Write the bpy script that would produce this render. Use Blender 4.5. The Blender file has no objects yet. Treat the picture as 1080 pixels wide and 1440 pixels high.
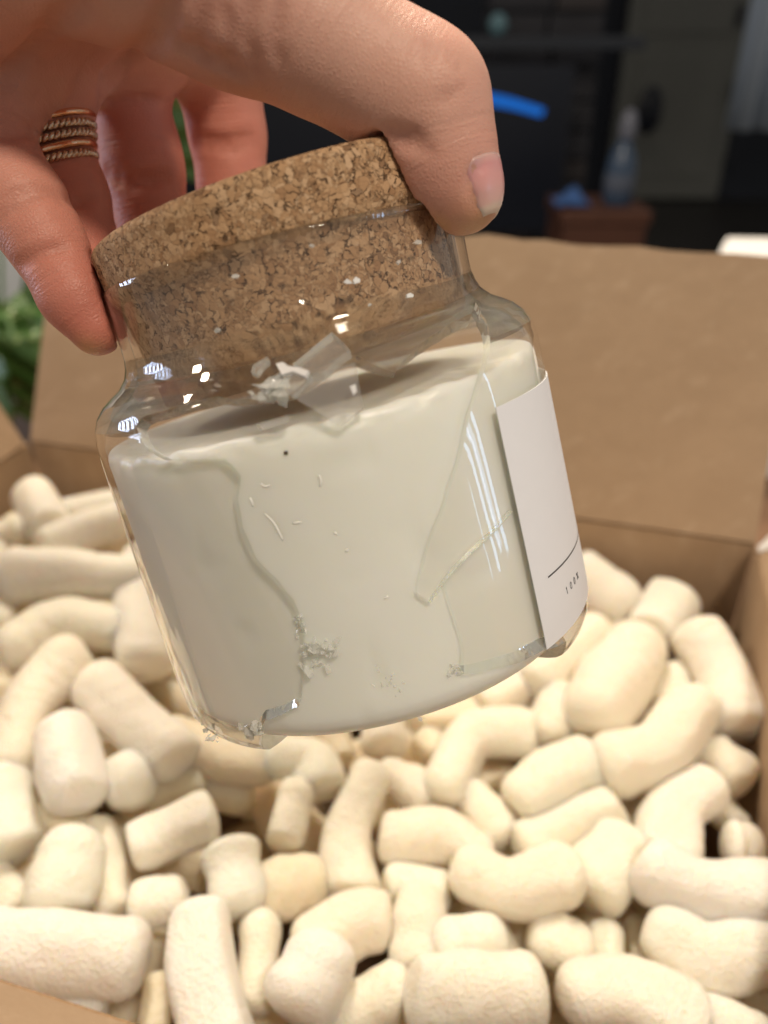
import bpy, bmesh, math, random
import numpy as np
from mathutils import Vector, Matrix
from mathutils.geometry import delaunay_2d_cdt

random.seed(7)
RNG = np.random.default_rng(11)
S = bpy.context.scene
COL = S.collection

# ------------------------------------------------------------------ camera
F = 1120.0                       # focal length in pixels of a 1080 x 1440 frame
PITCH = math.radians(32.0)
CAM = np.array([0.0, 0.0, 1.16])
cd = bpy.data.cameras.new('camera')
cam = bpy.data.objects.new('camera', cd)
COL.objects.link(cam)
cam.location = CAM
cam.rotation_euler = (math.radians(90) - PITCH, 0, 0)
cd.sensor_fit = 'VERTICAL'
cd.sensor_height = 36.0
cd.lens = F / 1440.0 * 36.0
cd.clip_start = 0.01
cd.clip_end = 50
cd.dof.use_dof = True
cd.dof.focus_distance = 0.140
cd.dof.aperture_fstop = 10.5
S.camera = cam
SP, CP = math.sin(PITCH), math.cos(PITCH)
CR = np.array([1.0, 0, 0])
CU = np.array([0, SP, CP])
CB = np.array([0, -CP, SP])      # backwards (camera +z)

# ------------------------------------------------------------------ light
w = bpy.data.worlds.new('World')
S.world = w
w.use_nodes = True
wn = w.node_tree.nodes['Background']
wn.inputs[0].default_value = (0.62, 0.57, 0.50, 1)
wn.inputs[1].default_value = 0.37
S.view_settings.view_transform = 'Standard'
S.view_settings.look = 'None'
S.view_settings.exposure = 0.27
S.view_settings.gamma = 1.0
S.cycles.use_denoising = True
S.cycles.max_bounces = 16
S.cycles.diffuse_bounces = 9
S.cycles.transparent_max_bounces = 24
S.cycles.transmission_bounces = 12
S.cycles.sample_clamp_indirect = 6.0


def area(name, loc, target, sx, sy, power, color, shape='RECTANGLE'):
    l = bpy.data.lights.new(name, 'AREA')
    l.shape = shape
    l.size = sx
    if shape in ('RECTANGLE', 'ELLIPSE'):
        l.size_y = sy
    l.energy = power
    l.color = color
    o = bpy.data.objects.new(name, l)
    COL.objects.link(o)
    o.location = loc
    o.rotation_euler = (Vector(target) - Vector(loc)).to_track_quat('-Z', 'Y').to_euler()
    return o


TGT = (0.0, 0.16, 1.0)
WARM = (1.0, 0.85, 0.67)
area('overhead_light', (-0.06, 1.02, 2.25), (-0.06, 0.9, 0), 0.14, 0.14, 14, WARM, 'DISK')
area('overhead_light', (-0.10, 1.32, 2.25), (-0.10, 1.2, 0), 0.14, 0.14, 10.5, WARM, 'DISK')
area('overhead_light', (-1.62, 0.82, 2.25), (-1.4, 0.7, 0), 0.20, 0.20, 14, WARM, 'DISK')
area('overhead_light', (0.35, -0.45, 2.25), (0.3, -0.3, 0), 0.20, 0.20, 11, WARM, 'DISK')  # added lamp near the camera, brightens the wax front and hand
# daylight coming in between the slats of two window blinds
for yy, zz, wd, hg, pw in ((-.15, 1.20, .040, .34, .30), (-.235, 1.19, .066, .26, .24), (-.245, 1.21, .008, .30, .09), (-.33, 1.17, .036, .36, .30), (-.46, 1.14, .014, .20, .05)):
    area('window_light', (1.35, yy, zz), (0, 0.12, 1.05), wd, hg, pw, (0.45, 0.68, 1.0))
area('window_light', (1.35, 0.20, 1.19), (0, 0.12, 1.05), 0.022, 0.30, 0.14, (0.45, 0.68, 1.0))
for k in range(6):
    area('window_light', (-1.30, 0.56, 1.05 + 0.052 * k), (0, 0.15, 1.1), 0.36, 0.026, 0.5, (0.62, 0.74, 1.0))

# ------------------------------------------------------------------ helpers


def cpt(x, y, d):
    """a camera-space point: along pixel (x, y) at depth d"""
    return np.array([(x - 540) / F * d, (720 - y) / F * d, -d])


def c2w(P):
    P = np.asarray(P, float)
    return CAM + P[..., 0:1] * CR + P[..., 1:2] * CU + P[..., 2:3] * CB


def wpt(x, y, d):
    return c2w(cpt(x, y, d))


def ray(x, y):
    d = c2w(cpt(x, y, 1.0)) - CAM
    return d


def wplane_y(x, y, Y):
    """where the ray of a pixel meets the upright plane Y"""
    d = ray(x, y)
    return CAM + d * (Y / d[1])


def tag(o, label=None, cat=None, group=None, kind=None):
    if label:
        o['label'] = label
    if cat:
        o['category'] = cat
    if group:
        o['group'] = group
    if kind:
        o['kind'] = kind
    return o


def empty(name, loc=(0, 0, 0)):
    o = bpy.data.objects.new(name, None)
    COL.objects.link(o)
    o.location = loc
    o.empty_display_size = 0.02
    return o


def mesh(name, verts, faces, mats, parent=None, smooth=True, fmat=None, loc=None):
    """verts in world space; the object gets its origin at loc (or the parent's origin)"""
    verts = np.asarray(verts, float).reshape(-1, 3)
    org = np.array(loc if loc is not None else (parent_loc(parent) if parent else (0, 0, 0)), float)
    me = bpy.data.meshes.new(name)
    me.from_pydata((verts - org).tolist(), [], [list(map(int, f)) for f in faces])
    if not isinstance(mats, (list, tuple)):
        mats = [mats]
    for m in mats:
        me.materials.append(m)
    if fmat is not None:
        me.polygons.foreach_set('material_index', np.asarray(fmat, np.int32))
    me.polygons.foreach_set('use_smooth', np.full(len(me.polygons), smooth))
    me.validate()
    me.update()
    o = bpy.data.objects.new(name, me)
    COL.objects.link(o)
    if parent:
        o.parent = parent
        o.location = org - parent_loc(parent)
    else:
        o.location = org
    return o


def parent_loc(p):
    v = np.array(p.location, float)
    while p.parent is not None:
        p = p.parent
        v = v + np.array(p.location, float)
    return v


def fix_normals(o):
    bm = bmesh.new()
    bm.from_mesh(o.data)
    bmesh.ops.recalc_face_normals(bm, faces=bm.faces)
    bm.to_mesh(o.data)
    bm.free()
    return o


def bevel(o, width=0.001, seg=2):
    m = o.modifiers.new('bevel', 'BEVEL')
    m.width = width
    m.segments = seg
    m.limit_method = 'ANGLE'
    return o


def autosmooth(o, ang=40):
    me = o.data
    bm = bmesh.new()
    bm.from_mesh(me)
    for e in bm.edges:
        if len(e.link_faces) == 2 and e.calc_face_angle(0) > math.radians(ang):
            e.smooth = False
    bm.to_mesh(me)
    bm.free()
    return o


def prism(pts, vec):
    """closed slab: polygon pts pushed along vec"""
    pts = np.asarray(pts, float)
    n = len(pts)
    V = np.vstack([pts, pts + np.asarray(vec, float)])
    Fc = [list(range(n))[::-1], list(range(n, 2 * n))]
    for i in range(n):
        j = (i + 1) % n
        Fc.append([i, j, n + j, n + i])
    return V, Fc


def boxv(c, ex, ey, ez):
    c, ex, ey, ez = [np.asarray(v, float) for v in (c, ex, ey, ez)]
    V = [c + a * ex + b * ey + d * ez for d in (-1, 1) for b in (-1, 1) for a in (-1, 1)]
    Fc = [[0, 2, 3, 1], [4, 5, 7, 6], [0, 1, 5, 4], [2, 6, 7, 3], [0, 4, 6, 2], [1, 3, 7, 5]]
    return np.array(V), Fc


def catmull(P, n):
    P = np.asarray(P, float)
    if len(P) == 2:
        return np.linspace(P[0], P[1], n)
    Q = np.vstack([2 * P[0] - P[1], P, 2 * P[-1] - P[-2]])
    L = np.concatenate([[0], np.cumsum(np.linalg.norm(np.diff(P, axis=0), axis=1))])
    out = []
    for s in np.linspace(0, L[-1], n):
        i = min(np.searchsorted(L, s, side='right') - 1, len(P) - 2)
        t = (s - L[i]) / max(L[i + 1] - L[i], 1e-9)
        p0, p1, p2, p3 = Q[i], Q[i + 1], Q[i + 2], Q[i + 3]
        out.append(0.5 * (2 * p1 + (p2 - p0) * t + (2 * p0 - 5 * p1 + 4 * p2 - p3) * t * t + (3 * p1 - p0 - 3 * p2 + p3) * t ** 3))
    return np.array(out)


def tube(path, rad, seg=12, close=True, up=(0.13, 0.2, 0.97), loop=False):
    path = np.asarray(path, float)
    n = len(path)
    rad = np.broadcast_to(np.asarray(rad, float), (n,))
    if loop:
        T = np.roll(path, -1, 0) - np.roll(path, 1, 0)
    else:
        T = np.gradient(path, axis=0)
    T /= np.linalg.norm(T, axis=1)[:, None] + 1e-12
    u = np.asarray(up, float)
    V = []
    a = np.linspace(0, 2 * np.pi, seg, endpoint=False)
    for i in range(n):
        x = np.cross(u, T[i])
        if np.linalg.norm(x) < 1e-4:
            x = np.cross((1, 0.1, 0), T[i])
        x /= np.linalg.norm(x)
        y = np.cross(T[i], x)
        u = y
        V.append(path[i] + rad[i] * (np.cos(a)[:, None] * x + np.sin(a)[:, None] * y))
    V = np.vstack(V)
    Fc = []
    for i in range(n if loop else n - 1):
        b = ((i + 1) % n) * seg
        for j in range(seg):
            k = (j + 1) % seg
            Fc.append([i * seg + j, i * seg + k, b + k, b + j])
    if close and not loop:
        Fc.append(list(range(seg))[::-1])
        Fc.append([(n - 1) * seg + j for j in range(seg)])
    return V, Fc


class MB:
    def __init__(s):
        s.V, s.F, s.n = [], [], 0

    def add(s, vf):
        V, Fc = vf
        s.V.append(np.asarray(V, float))
        s.F += [[i + s.n for i in f] for f in Fc]
        s.n += len(V)

    def obj(s, name, mats, parent=None, smooth=False, loc=None):
        return mesh(name, np.vstack(s.V), s.F, mats, parent, smooth, loc=loc)


# ------------------------------------------------------------------ materials


def mat(name):
    m = bpy.data.materials.new(name)
    m.use_nodes = True
    nt = m.node_tree
    for n in list(nt.nodes):
        nt.nodes.remove(n)
    return m, NT(nt)


class NT:
    def __init__(s, nt):
        s.nt = nt

    def n(s, typ, ins=None, **kw):
        nd = s.nt.nodes.new(typ)
        for k, v in kw.items():
            setattr(nd, k, v)
        for k, v in (ins or {}).items():
            sk = nd.inputs[k]
            if isinstance(v, bpy.types.NodeSocket):
                s.nt.links.new(v, sk)
            elif isinstance(v, bpy.types.Node):
                s.nt.links.new(v.outputs[0], sk)
            else:
                sk.default_value = v
        return nd

    def ramp(s, fac, stops, interp='LINEAR'):
        nd = s.n('ShaderNodeValToRGB', {0: fac})
        cr = nd.color_ramp
        cr.interpolation = interp
        while len(cr.elements) < len(stops):
            cr.elements.new(0.5)
        for e, (p, c) in zip(cr.elements, stops):
            e.position = p
            e.color = c if len(c) == 4 else (*c, 1)
        return nd

    def mix(s, f, a, b, bt='MIX'):
        nd = s.nt.nodes.new('ShaderNodeMix')
        nd.data_type = 'RGBA'
        nd.blend_type = bt
        for k, v in ((0, f), (6, a), (7, b)):
            sk = nd.inputs[k]
            if isinstance(v, bpy.types.NodeSocket):
                s.nt.links.new(v, sk)
            elif isinstance(v, bpy.types.Node):
                s.nt.links.new(v.outputs[0], sk)
            else:
                sk.default_value = v if not (k and len(v) == 3) else (*v, 1)
        return nd.outputs[2]

    def math(s, op, a, b=0.0, c=None):
        nd = s.n('ShaderNodeMath', {0: a, 1: b}, operation=op)
        return nd.outputs[0]

    def obj(s, scale=None):
        tc = s.n('ShaderNodeTexCoord')
        if scale is None:
            return tc.outputs['Object']
        mp = s.n('ShaderNodeMapping', {0: tc.outputs['Object'], 3: scale})
        return mp.outputs[0]

    def out(s, sh):
        o = s.nt.nodes.new('ShaderNodeOutputMaterial')
        s.nt.links.new(sh.outputs[0], o.inputs[0])

    def noise(s, vec, scale, detail=3, rough=0.5, out=0):
        return s.n('ShaderNodeTexNoise', {'Vector': vec, 'Scale': scale, 'Detail': detail, 'Roughness': rough}).outputs[out]

    def bump(s, h, strength, dist, normal=None):
        ins = {'Height': h, 'Strength': strength, 'Distance': dist}
        if normal is not None:
            ins['Normal'] = normal
        return s.n('ShaderNodeBump', ins).outputs[0]


def plain(name, col, rough=0.6, metal=0.0, var=0.12, scale=40, bump=0.0, spec=0.5):
    m, t = mat(name)
    v = t.obj()
    f = t.noise(v, scale, 4)
    c = t.mix(f, [max(0, x * (1 - var)) for x in col], [min(1, x * (1 + var)) for x in col])
    ins = {'Base Color': c, 'Roughness': rough, 'Metallic': metal, 'Specular IOR Level': spec}
    if bump:
        ins['Normal'] = t.bump(f, bump, 0.002)
    t.out(t.n('ShaderNodeBsdfPrincipled', ins))
    return m


def cardboard_mat():
    m, t = mat('cardboard')
    v = t.obj()
    big = t.noise(v, 14, 4, 0.6)
    st = t.n('ShaderNodeMapping', {0: v, 3: (1, 1, 7)})
    fib = t.noise(st.outputs[0], 260, 5, 0.65)
    spk = t.noise(v, 900, 2)
    c = t.mix(big, (0.30, 0.205, 0.128), (0.475, 0.345, 0.23))
    c = t.mix(t.math('MULTIPLY', fib, 0.55), c, (0.29, 0.19, 0.11))
    sc_ = t.n('ShaderNodeMapping', {0: v, 2: (.3, .5, .7), 3: (3, 9, 1)})
    scf = t.ramp(t.noise(sc_.outputs[0], 24, 5, .7), [(0.54, (0, 0, 0)), (0.72, (1, 1, 1))])
    c = t.mix(t.math('MULTIPLY', scf, 0.30), c, (0.56, 0.43, 0.31))
    dk = t.ramp(spk, [(0.70, (0, 0, 0)), (0.80, (1, 1, 1))])
    c = t.mix(t.math('MULTIPLY', dk, 0.35), c, (0.15, 0.085, 0.045))
    wv = t.n('ShaderNodeTexWave', {'Vector': v, 'Scale': 55.0, 'Distortion': 1.2, 'Detail': 1.0}, bands_direction='X')
    h = t.math('ADD', t.math('MULTIPLY', wv.outputs[1], 0.12), fib)
    nb = t.bump(t.noise(v, 22, 3, 0.55), 0.35, 0.006)
    nb = t.bump(h, 0.25, 0.0006, nb)
    t.out(t.n('ShaderNodeBsdfPrincipled', {'Base Color': c, 'Roughness': 0.72, 'Normal': nb, 'Specular IOR Level': 0.3}))
    return m


def foam_mat():
    m, t = mat('starch_foam')
    oi = t.n('ShaderNodeObjectInfo')
    v = t.obj()
    rnd = t.n('ShaderNodeVectorMath', {0: v, 1: oi.outputs['Location']}, operation='ADD').outputs[0]
    cell = t.n('ShaderNodeTexVoronoi', {'Vector': rnd, 'Scale': 850.0}, feature='F1')
    fine = t.noise(rnd, 2000, 3, 0.6)
    med = t.noise(rnd, 170, 4, 0.6)
    big = t.noise(rnd, 55, 2, 0.5)
    pit = t.ramp(t.noise(rnd, 240, 1), [(0.70, (0, 0, 0)), (0.78, (1, 1, 1))])
    h = t.math('ADD', t.math('MULTIPLY', cell.outputs['Distance'], 0.45), t.math('MULTIPLY', fine, 0.45))
    h = t.math('ADD', h, t.math('MULTIPLY', med, 1.1))
    h = t.math('SUBTRACT', h, t.math('MULTIPLY', pit, 0.35))
    c = t.mix(big, oi.outputs['Color'], t.mix(0.5, oi.outputs['Color'], (0.82, 0.73, 0.61)))
    c = t.mix(t.math('MULTIPLY', pit, 0.10), c, (0.62, 0.50, 0.34))
    pr_ = t.ramp(cell.outputs['Distance'], [(0.0, (1, 1, 1)), (0.35, (0, 0, 0))])
    c = t.mix(t.math('MULTIPLY', pr_, 0.10), c, (0.74, 0.62, 0.45))
    h = t.math('SUBTRACT', h, t.math('MULTIPLY', pr_, 0.35))
    nb = t.bump(h, 0.80, 0.0011)
    t.out(t.n('ShaderNodeBsdfPrincipled', {'Base Color': c, 'Roughness': 0.40, 'Normal': nb, 'Specular IOR Level': 0.42,
              'Subsurface Weight': 0.6, 'Subsurface Radius': (1.0, 0.70, 0.38), 'Subsurface Scale': 0.009}))
    return m


def cork_mat():
    m, t = mat('cork')
    v0 = t.obj()
    wob = t.n('ShaderNodeTexNoise', {'Vector': v0, 'Scale': 300.0, 'Detail': 3.0})
    off = t.n('ShaderNodeVectorMath', {0: wob.outputs[1], 1: (0.0026, 0.0026, 0.0026)}, operation='MULTIPLY').outputs[0]
    wob2 = t.n('ShaderNodeTexNoise', {'Vector': v0, 'Scale': 1300.0, 'Detail': 3.0})
    off2 = t.n('ShaderNodeVectorMath', {0: wob2.outputs[1], 1: (0.0013, 0.0013, 0.0013)}, operation='MULTIPLY').outputs[0]
    v = t.n('ShaderNodeVectorMath', {0: v0, 1: off}, operation='ADD').outputs[0]
    v = t.n('ShaderNodeVectorMath', {0: v, 1: off2}, operation='ADD').outputs[0]
    a = t.n('ShaderNodeTexVoronoi', {'Vector': v, 'Scale': 720.0, 'Randomness': 1.0})
    e = t.n('ShaderNodeTexVoronoi', {'Vector': v, 'Scale': 720.0, 'Randomness': 1.0}, feature='DISTANCE_TO_EDGE')
    b = t.n('ShaderNodeTexVoronoi', {'Vector': v, 'Scale': 1350.0, 'Randomness': 1.0})
    eb = t.n('ShaderNodeTexVoronoi', {'Vector': v, 'Scale': 1350.0, 'Randomness': 1.0}, feature='DISTANCE_TO_EDGE')
    pick = t.ramp(t.noise(v0, 190, 2), [(0.50, (0, 0, 0)), (0.53, (1, 1, 1))])
    hue = t.mix(pick, a.outputs['Color'], b.outputs['Color'])
    edge = t.mix(pick, e.outputs[0], t.math('MULTIPLY', eb.outputs[0], 1.6))
    sep = t.n('ShaderNodeSeparateColor', {0: hue})
    col = t.ramp(sep.outputs[0], [(0.0, (0.36, 0.205, 0.105)), (0.3, (0.49, 0.30, 0.16)), (0.65, (0.57, 0.365, 0.205)), (1.0, (0.66, 0.45, 0.275))])
    gr = t.noise(v0, 1500, 3, 0.7)
    c = t.mix(t.math('MULTIPLY', gr, 0.35), col, (0.30, 0.165, 0.085))
    # gaps where the granules pull away from one another
    gap = t.ramp(edge, [(0.0, (1, 1, 1)), (0.10, (0, 0, 0))])
    hole = t.ramp(t.noise(v0, 640, 3, 0.6), [(0.50, (0, 0, 0)), (0.60, (1, 1, 1))])
    gapf = t.math('MULTIPLY', gap, t.math('ADD', t.math('MULTIPLY', hole, 0.72), 0.06))
    c = t.mix(gapf, c, (0.075, 0.034, 0.016))
    bark = t.ramp(sep.outputs[1], [(0.93, (0, 0, 0)), (0.95, (1, 1, 1))])
    c = t.mix(t.math('MULTIPLY', bark, 0.6), c, (0.12, 0.06, 0.03))
    h = t.math('SUBTRACT', t.math('ADD', t.math('MULTIPLY', sep.outputs[2], 0.5), t.math('MULTIPLY', gr, 0.4)), t.math('MULTIPLY', gapf, 1.6))
    nb = t.bump(h, 0.9, 0.0007)
    t.out(t.n('ShaderNodeBsdfPrincipled', {'Base Color': c, 'Roughness': 0.8, 'Normal': nb, 'Specular IOR Level': 0.25}))
    return m


def wax_mat():
    m, t = mat('soy_wax')
    v = t.obj()
    big = t.noise(v, 45, 3, 0.55)
    med = t.noise(v, 220, 3, 0.6)
    c = t.mix(big, (0.80, 0.81, 0.735), (0.86, 0.87, 0.81))
    fr = t.ramp(t.noise(v, 85, 4, 0.6), [(0.56, (0, 0, 0)), (0.74, (1, 1, 1))])
    c = t.mix(t.math('MULTIPLY', fr, 0.35), c, (0.84, 0.84, 0.81))
    h = t.math('ADD', t.math('MULTIPLY', big, 0.6), t.math('MULTIPLY', med, 0.25))
    nb = t.bump(h, 0.25, 0.0010)
    t.out(t.n('ShaderNodeBsdfPrincipled', {'Base Color': c, 'Roughness': 0.36, 'Normal': nb, 'Specular IOR Level': 0.42,
              'Subsurface Weight': 0.75, 'Subsurface Radius': (1.0, 0.85, 0.6), 'Subsurface Scale': 0.006}))
    return m


def glass_thin(haze=0.0):
    m, t = mat('jar_glass')
    v = t.obj()
    nb = t.bump(t.noise(v, 22, 2, 0.4), 0.10, 0.004)
    # the same reflectance whether a ray enters or leaves the pane
    bf = t.n('ShaderNodeNewGeometry').outputs['Backfacing']
    ior = t.math('SUBTRACT', 1.5, t.math('MULTIPLY', bf, 1.5 - 1 / 1.5))
    fr = t.n('ShaderNodeFresnel', {'IOR': ior, 'Normal': nb})
    tr = t.n('ShaderNodeBsdfTransparent', {0: (0.988, 0.985, 0.982, 1)})
    gl = t.n('ShaderNodeBsdfGlossy', {'Color': (1, 1, 1, 1), 'Roughness': 0.015, 'Normal': nb})
    sh = t.n('ShaderNodeMixShader', {0: fr.outputs[0], 1: tr.outputs[0], 2: gl.outputs[0]})
    if haze:
        sh = t.n('ShaderNodeMixShader', {0: haze, 1: sh.outputs[0], 2: t.n('ShaderNodeBsdfDiffuse', {0: (.92, .92, .9, 1)}).outputs[0]})
    t.out(sh)
    return m


def glass_solid(name='glass_solid', rough=0.0, bumpy=0.0, haze=0.0):
    m, t = mat(name)
    v = t.obj()
    ins = {'Color': (0.96, 0.985, 0.965, 1), 'Roughness': rough, 'IOR': 1.5}
    if bumpy:
        ins['Normal'] = t.bump(t.noise(v, 420, 3), bumpy, 0.0008)
    gl = t.n('ShaderNodeBsdfGlass', ins)
    if haze:
        gl = t.n('ShaderNodeMixShader', {0: haze, 1: gl.outputs[0], 2: t.n('ShaderNodeBsdfDiffuse', {0: (.9, .9, .87, 1)}).outputs[0]})
    t.out(gl)
    return m


def skin_mat():
    m, t = mat('skin')
    v = t.obj()
    at = t.n('ShaderNodeAttribute', attribute_name='flush')
    red = at.outputs['Fac']
    mot = t.noise(v, 130, 4, 0.6)
    big = t.noise(v, 40, 3, 0.5)
    c = t.mix(mot, (0.67, 0.385, 0.295), (0.75, 0.485, 0.38))
    c = t.mix(t.math('MULTIPLY', big, 0.35), c, (0.68, 0.37, 0.30))
    c = t.mix(red, c, (0.55, 0.185, 0.135))
    ye = t.n('ShaderNodeAttribute', attribute_name='callus').outputs['Fac']
    c = t.mix(ye, c, (0.58, 0.33, 0.15))
    cr_ = t.n('ShaderNodeAttribute', attribute_name='crease').outputs['Fac']
    c = t.mix(t.math('MULTIPLY', cr_, 0.30), c, (0.42, 0.16, 0.11))
    bl = t.ramp(t.noise(v, 75, 3, 0.6), [(0.50, (0, 0, 0)), (0.70, (1, 1, 1))])
    c = t.mix(t.math('MULTIPLY', bl, 0.25), c, (0.66, 0.30, 0.24))
    # pores and the fine net of skin lines
    ln = t.n('ShaderNodeTexVoronoi', {'Vector': v, 'Scale': 1500.0}, feature='DISTANCE_TO_EDGE')
    st = t.n('ShaderNodeAttribute', attribute_name='along')
    rid = t.n('ShaderNodeMapping', {0: st.outputs['Vector'], 3: (1, 0.12, 0.12)})
    wr = t.noise(rid.outputs[0], 1100, 4, 0.65)
    h = t.math('ADD', t.math('MULTIPLY', ln.outputs[0], 0.5), t.math('MULTIPLY', wr, 1.0))
    h = t.math('ADD', h, t.math('MULTIPLY', mot, 0.4))
    nb = t.bump(h, 0.42, 0.0006)
    t.out(t.n('ShaderNodeBsdfPrincipled', {'Base Color': c, 'Roughness': 0.46, 'Normal': nb, 'Specular IOR Level': 0.38,
              'Subsurface Weight': 0.20, 'Subsurface Radius': (1.0, 0.36, 0.2), 'Subsurface Scale': 0.004}))
    return m


M_CARD = cardboard_mat()
M_EDGE = plain('cardboard_edge', (0.33, 0.21, 0.115), 0.85, var=0.35, scale=700, bump=0.6)
M_FOAM = foam_mat()
M_CORK = cork_mat()
M_WAX = wax_mat()
M_GLASS = glass_thin()
M_SOLID, t_ = mat('thick_glass')
_f = t_.n('ShaderNodeFresnel', {'IOR': t_.math('SUBTRACT', 1.5, t_.math('MULTIPLY', t_.n('ShaderNodeNewGeometry').outputs['Backfacing'], 1.5 - 1 / 1.5))})
_th = t_.n('ShaderNodeMixShader', {0: _f.outputs[0], 1: t_.n('ShaderNodeBsdfTransparent', {0: (.985, .985, .98, 1)}).outputs[0], 2: t_.n('ShaderNodeBsdfGlossy', {'Roughness': .015}).outputs[0]})
t_.out(t_.n('ShaderNodeMixShader', {0: .42, 1: _th.outputs[0], 2: t_.n('ShaderNodeBsdfGlass', {'Color': (.97, .985, .975, 1), 'IOR': 1.5, 'Roughness': 0.0}).outputs[0]}))
M_SHARD = glass_solid('shard_glass', 0.0, 0.12, 0.10)
M_CRUMB, t_ = mat('crushed_glass')
_n = t_.bump(t_.noise(t_.obj(), 420, 3), .5, .0008)
_d = t_.n('ShaderNodeMixShader', {0: .40, 1: t_.n('ShaderNodeBsdfTransparent', {0: (.97, .98, .97, 1)}).outputs[0], 2: t_.n('ShaderNodeBsdfDiffuse', {0: (.93, .93, .90, 1)}).outputs[0]})
t_.out(t_.n('ShaderNodeMixShader', {0: .14, 1: _d.outputs[0], 2: t_.n('ShaderNodeBsdfGlossy', {'Roughness': .04, 'Normal': _n}).outputs[0]}))
M_BREAK, t_ = mat('broken_glass_edge')
_n = t_.bump(t_.noise(t_.obj(), 300, 2), .3, .0008)
_m = t_.n('ShaderNodeMixShader', {0: .30, 1: t_.n('ShaderNodeBsdfTransparent', {0: (.93, .95, .93, 1)}).outputs[0], 2: t_.n('ShaderNodeBsdfPrincipled', {'Base Color': (.86, .90, .85, 1), 'Roughness': .05}).outputs[0]})
t_.out(t_.n('ShaderNodeMixShader', {0: .74, 1: _m.outputs[0], 2: t_.n('ShaderNodeBsdfGlass', {'Color': (.96, .985, .97, 1), 'IOR': 1.5, 'Roughness': .02, 'Normal': _n}).outputs[0]}))
M_PANE = glass_thin(0.10)
M_WET, t_ = mat('glass_wetted_by_wax')
t_.out(t_.n('ShaderNodeBsdfTransparent', {0: (.99, .985, .975, 1)}))
M_SHEDGE, t_ = mat('shard_edge')
_e = t_.n('ShaderNodeMixShader', {0: .45, 1: t_.n('ShaderNodeBsdfTransparent', {0: (.93, .95, .93, 1)}).outputs[0], 2: t_.n('ShaderNodeBsdfPrincipled', {'Base Color': (.93, .95, .92, 1), 'Roughness': .06}).outputs[0]})
t_.out(t_.n('ShaderNodeMixShader', {0: .45, 1: _e.outputs[0], 2: t_.n('ShaderNodeBsdfGlass', {'Color': (.97, .985, .975, 1), 'IOR': 1.5, 'Roughness': .02}).outputs[0]}))
M_SKIN = skin_mat()
M_PAPER = plain('label_paper', (0.85, 0.86, 0.90), 0.55, var=0.015, scale=300, bump=0.05)
M_INK = plain('label_ink', (0.06, 0.06, 0.065), 0.6)
M_WHITE = plain('white_paper', (0.78, 0.77, 0.76), 0.6, var=0.04)

# ------------------------------------------------------------------ the jar: where it stands
ROLL, PIT = -0.25348, 0.25592
AX = np.array([math.sin(ROLL) * math.cos(PIT), math.cos(ROLL) * math.cos(PIT), math.sin(PIT)])
NN = np.array([0, 0, 1.0]) - AX * AX[2]
NN /= np.linalg.norm(NN)                      # towards the camera
SS = np.cross(AX, NN)                         # to the right
JO = np.array([-0.00661, 0.00015, -0.16528])  # centre of the body


def jar_c(r, th, h):
    """jar coordinates to camera space; th = 90 deg faces the camera"""
    r, th, h = np.broadcast_arrays(np.asarray(r, float), th, h)
    return JO + h[..., None] * AX + r[..., None] * (np.cos(th)[..., None] * SS + np.sin(th)[..., None] * NN)


def jar_w(r, th, h):
    return c2w(jar_c(r, th, h))


PROF_O = np.array([(.0334, .0531), (.0339, .0528), (.0341, .0520), (.0341, .0480), (.0341, .0430), (.0342, .0405), (.0345, .0390), (.0352, .0374),
                   (.0367, .0358), (.0386, .0347), (.0404, .0335), (.0420, .0318), (.0431, .0297), (.0437, .0265), (.0438, .0215), (.0438, .0120),
                   (.0438, .0000), (.0438, -.0120), (.0438, -.0200), (.0437, -.0245), (.0434, -.0270), (.0426, -.0287), (.0410, -.0297), (.0380, -.0300), (.0300, -.0300), (.0180, -.0300), (.0020, -.0300)])
PROF_I = np.array([(.0330, .0531), (.0325, .0528), (.0323, .0520), (.0323, .0480), (.0323, .0430), (.0323, .0400), (.0326, .0380), (.0334, .0360),
                   (.0352, .0341), (.0373, .0328), (.0390, .0316), (.0403, .0302), (.0415, .0287), (.0424, .0262), (.0427, .0215), (.0427, .0120),
                   (.0427, .0000), (.0427, -.0120), (.0427, -.0190), (.0427, -.0225), (.0424, -.0248), (.0418, -.0262), (.0405, -.0272), (.0378, -.0276), (.0298, -.0276), (.0178, -.0276), (.0020, -.0276)])
TPAR = np.concatenate([[0], np.cumsum(np.linalg.norm(np.diff(PROF_O, axis=0), axis=1))])


def prof(P, t):
    i = np.interp(t, TPAR, np.arange(len(P)))
    k = np.arange(len(P))
    return np.interp(i, k, P[:, 0]), np.interp(i, k, P[:, 1])


def surf_hit(x, y, extra=0.0):
    """first hit of a pixel's ray with the jar's outside: (theta, t, depth)"""
    d = np.linspace(0.09, 0.22, 2600)
    P = cpt(x, y, 1.0)[None] * d[:, None] - JO
    h = P @ AX
    a, b = P @ SS, P @ NN
    r = np.hypot(a, b)
    hh, rr = PROF_O[:23, 1][::-1], PROF_O[:23, 0][::-1]
    g = r - (np.interp(h, hh, rr) + extra)
    g[(h > 0.0535) | (h < -0.0305)] = 1
    i = np.argmax(g < 0) if (g < 0).any() else int(np.argmin(g))
    t = np.interp(-h[i], -PROF_O[:23, 1], TPAR[:23])
    return math.atan2(b[i], a[i]), t, d[i]


# ------------------------------------------------------------------ candle: glass, wax, label
candle = empty('candle_jar', jar_w(0, 0, -0.040))
tag(candle, 'tilted clear glass candle jar, its front broken out, pale wax showing', 'candle')

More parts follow.
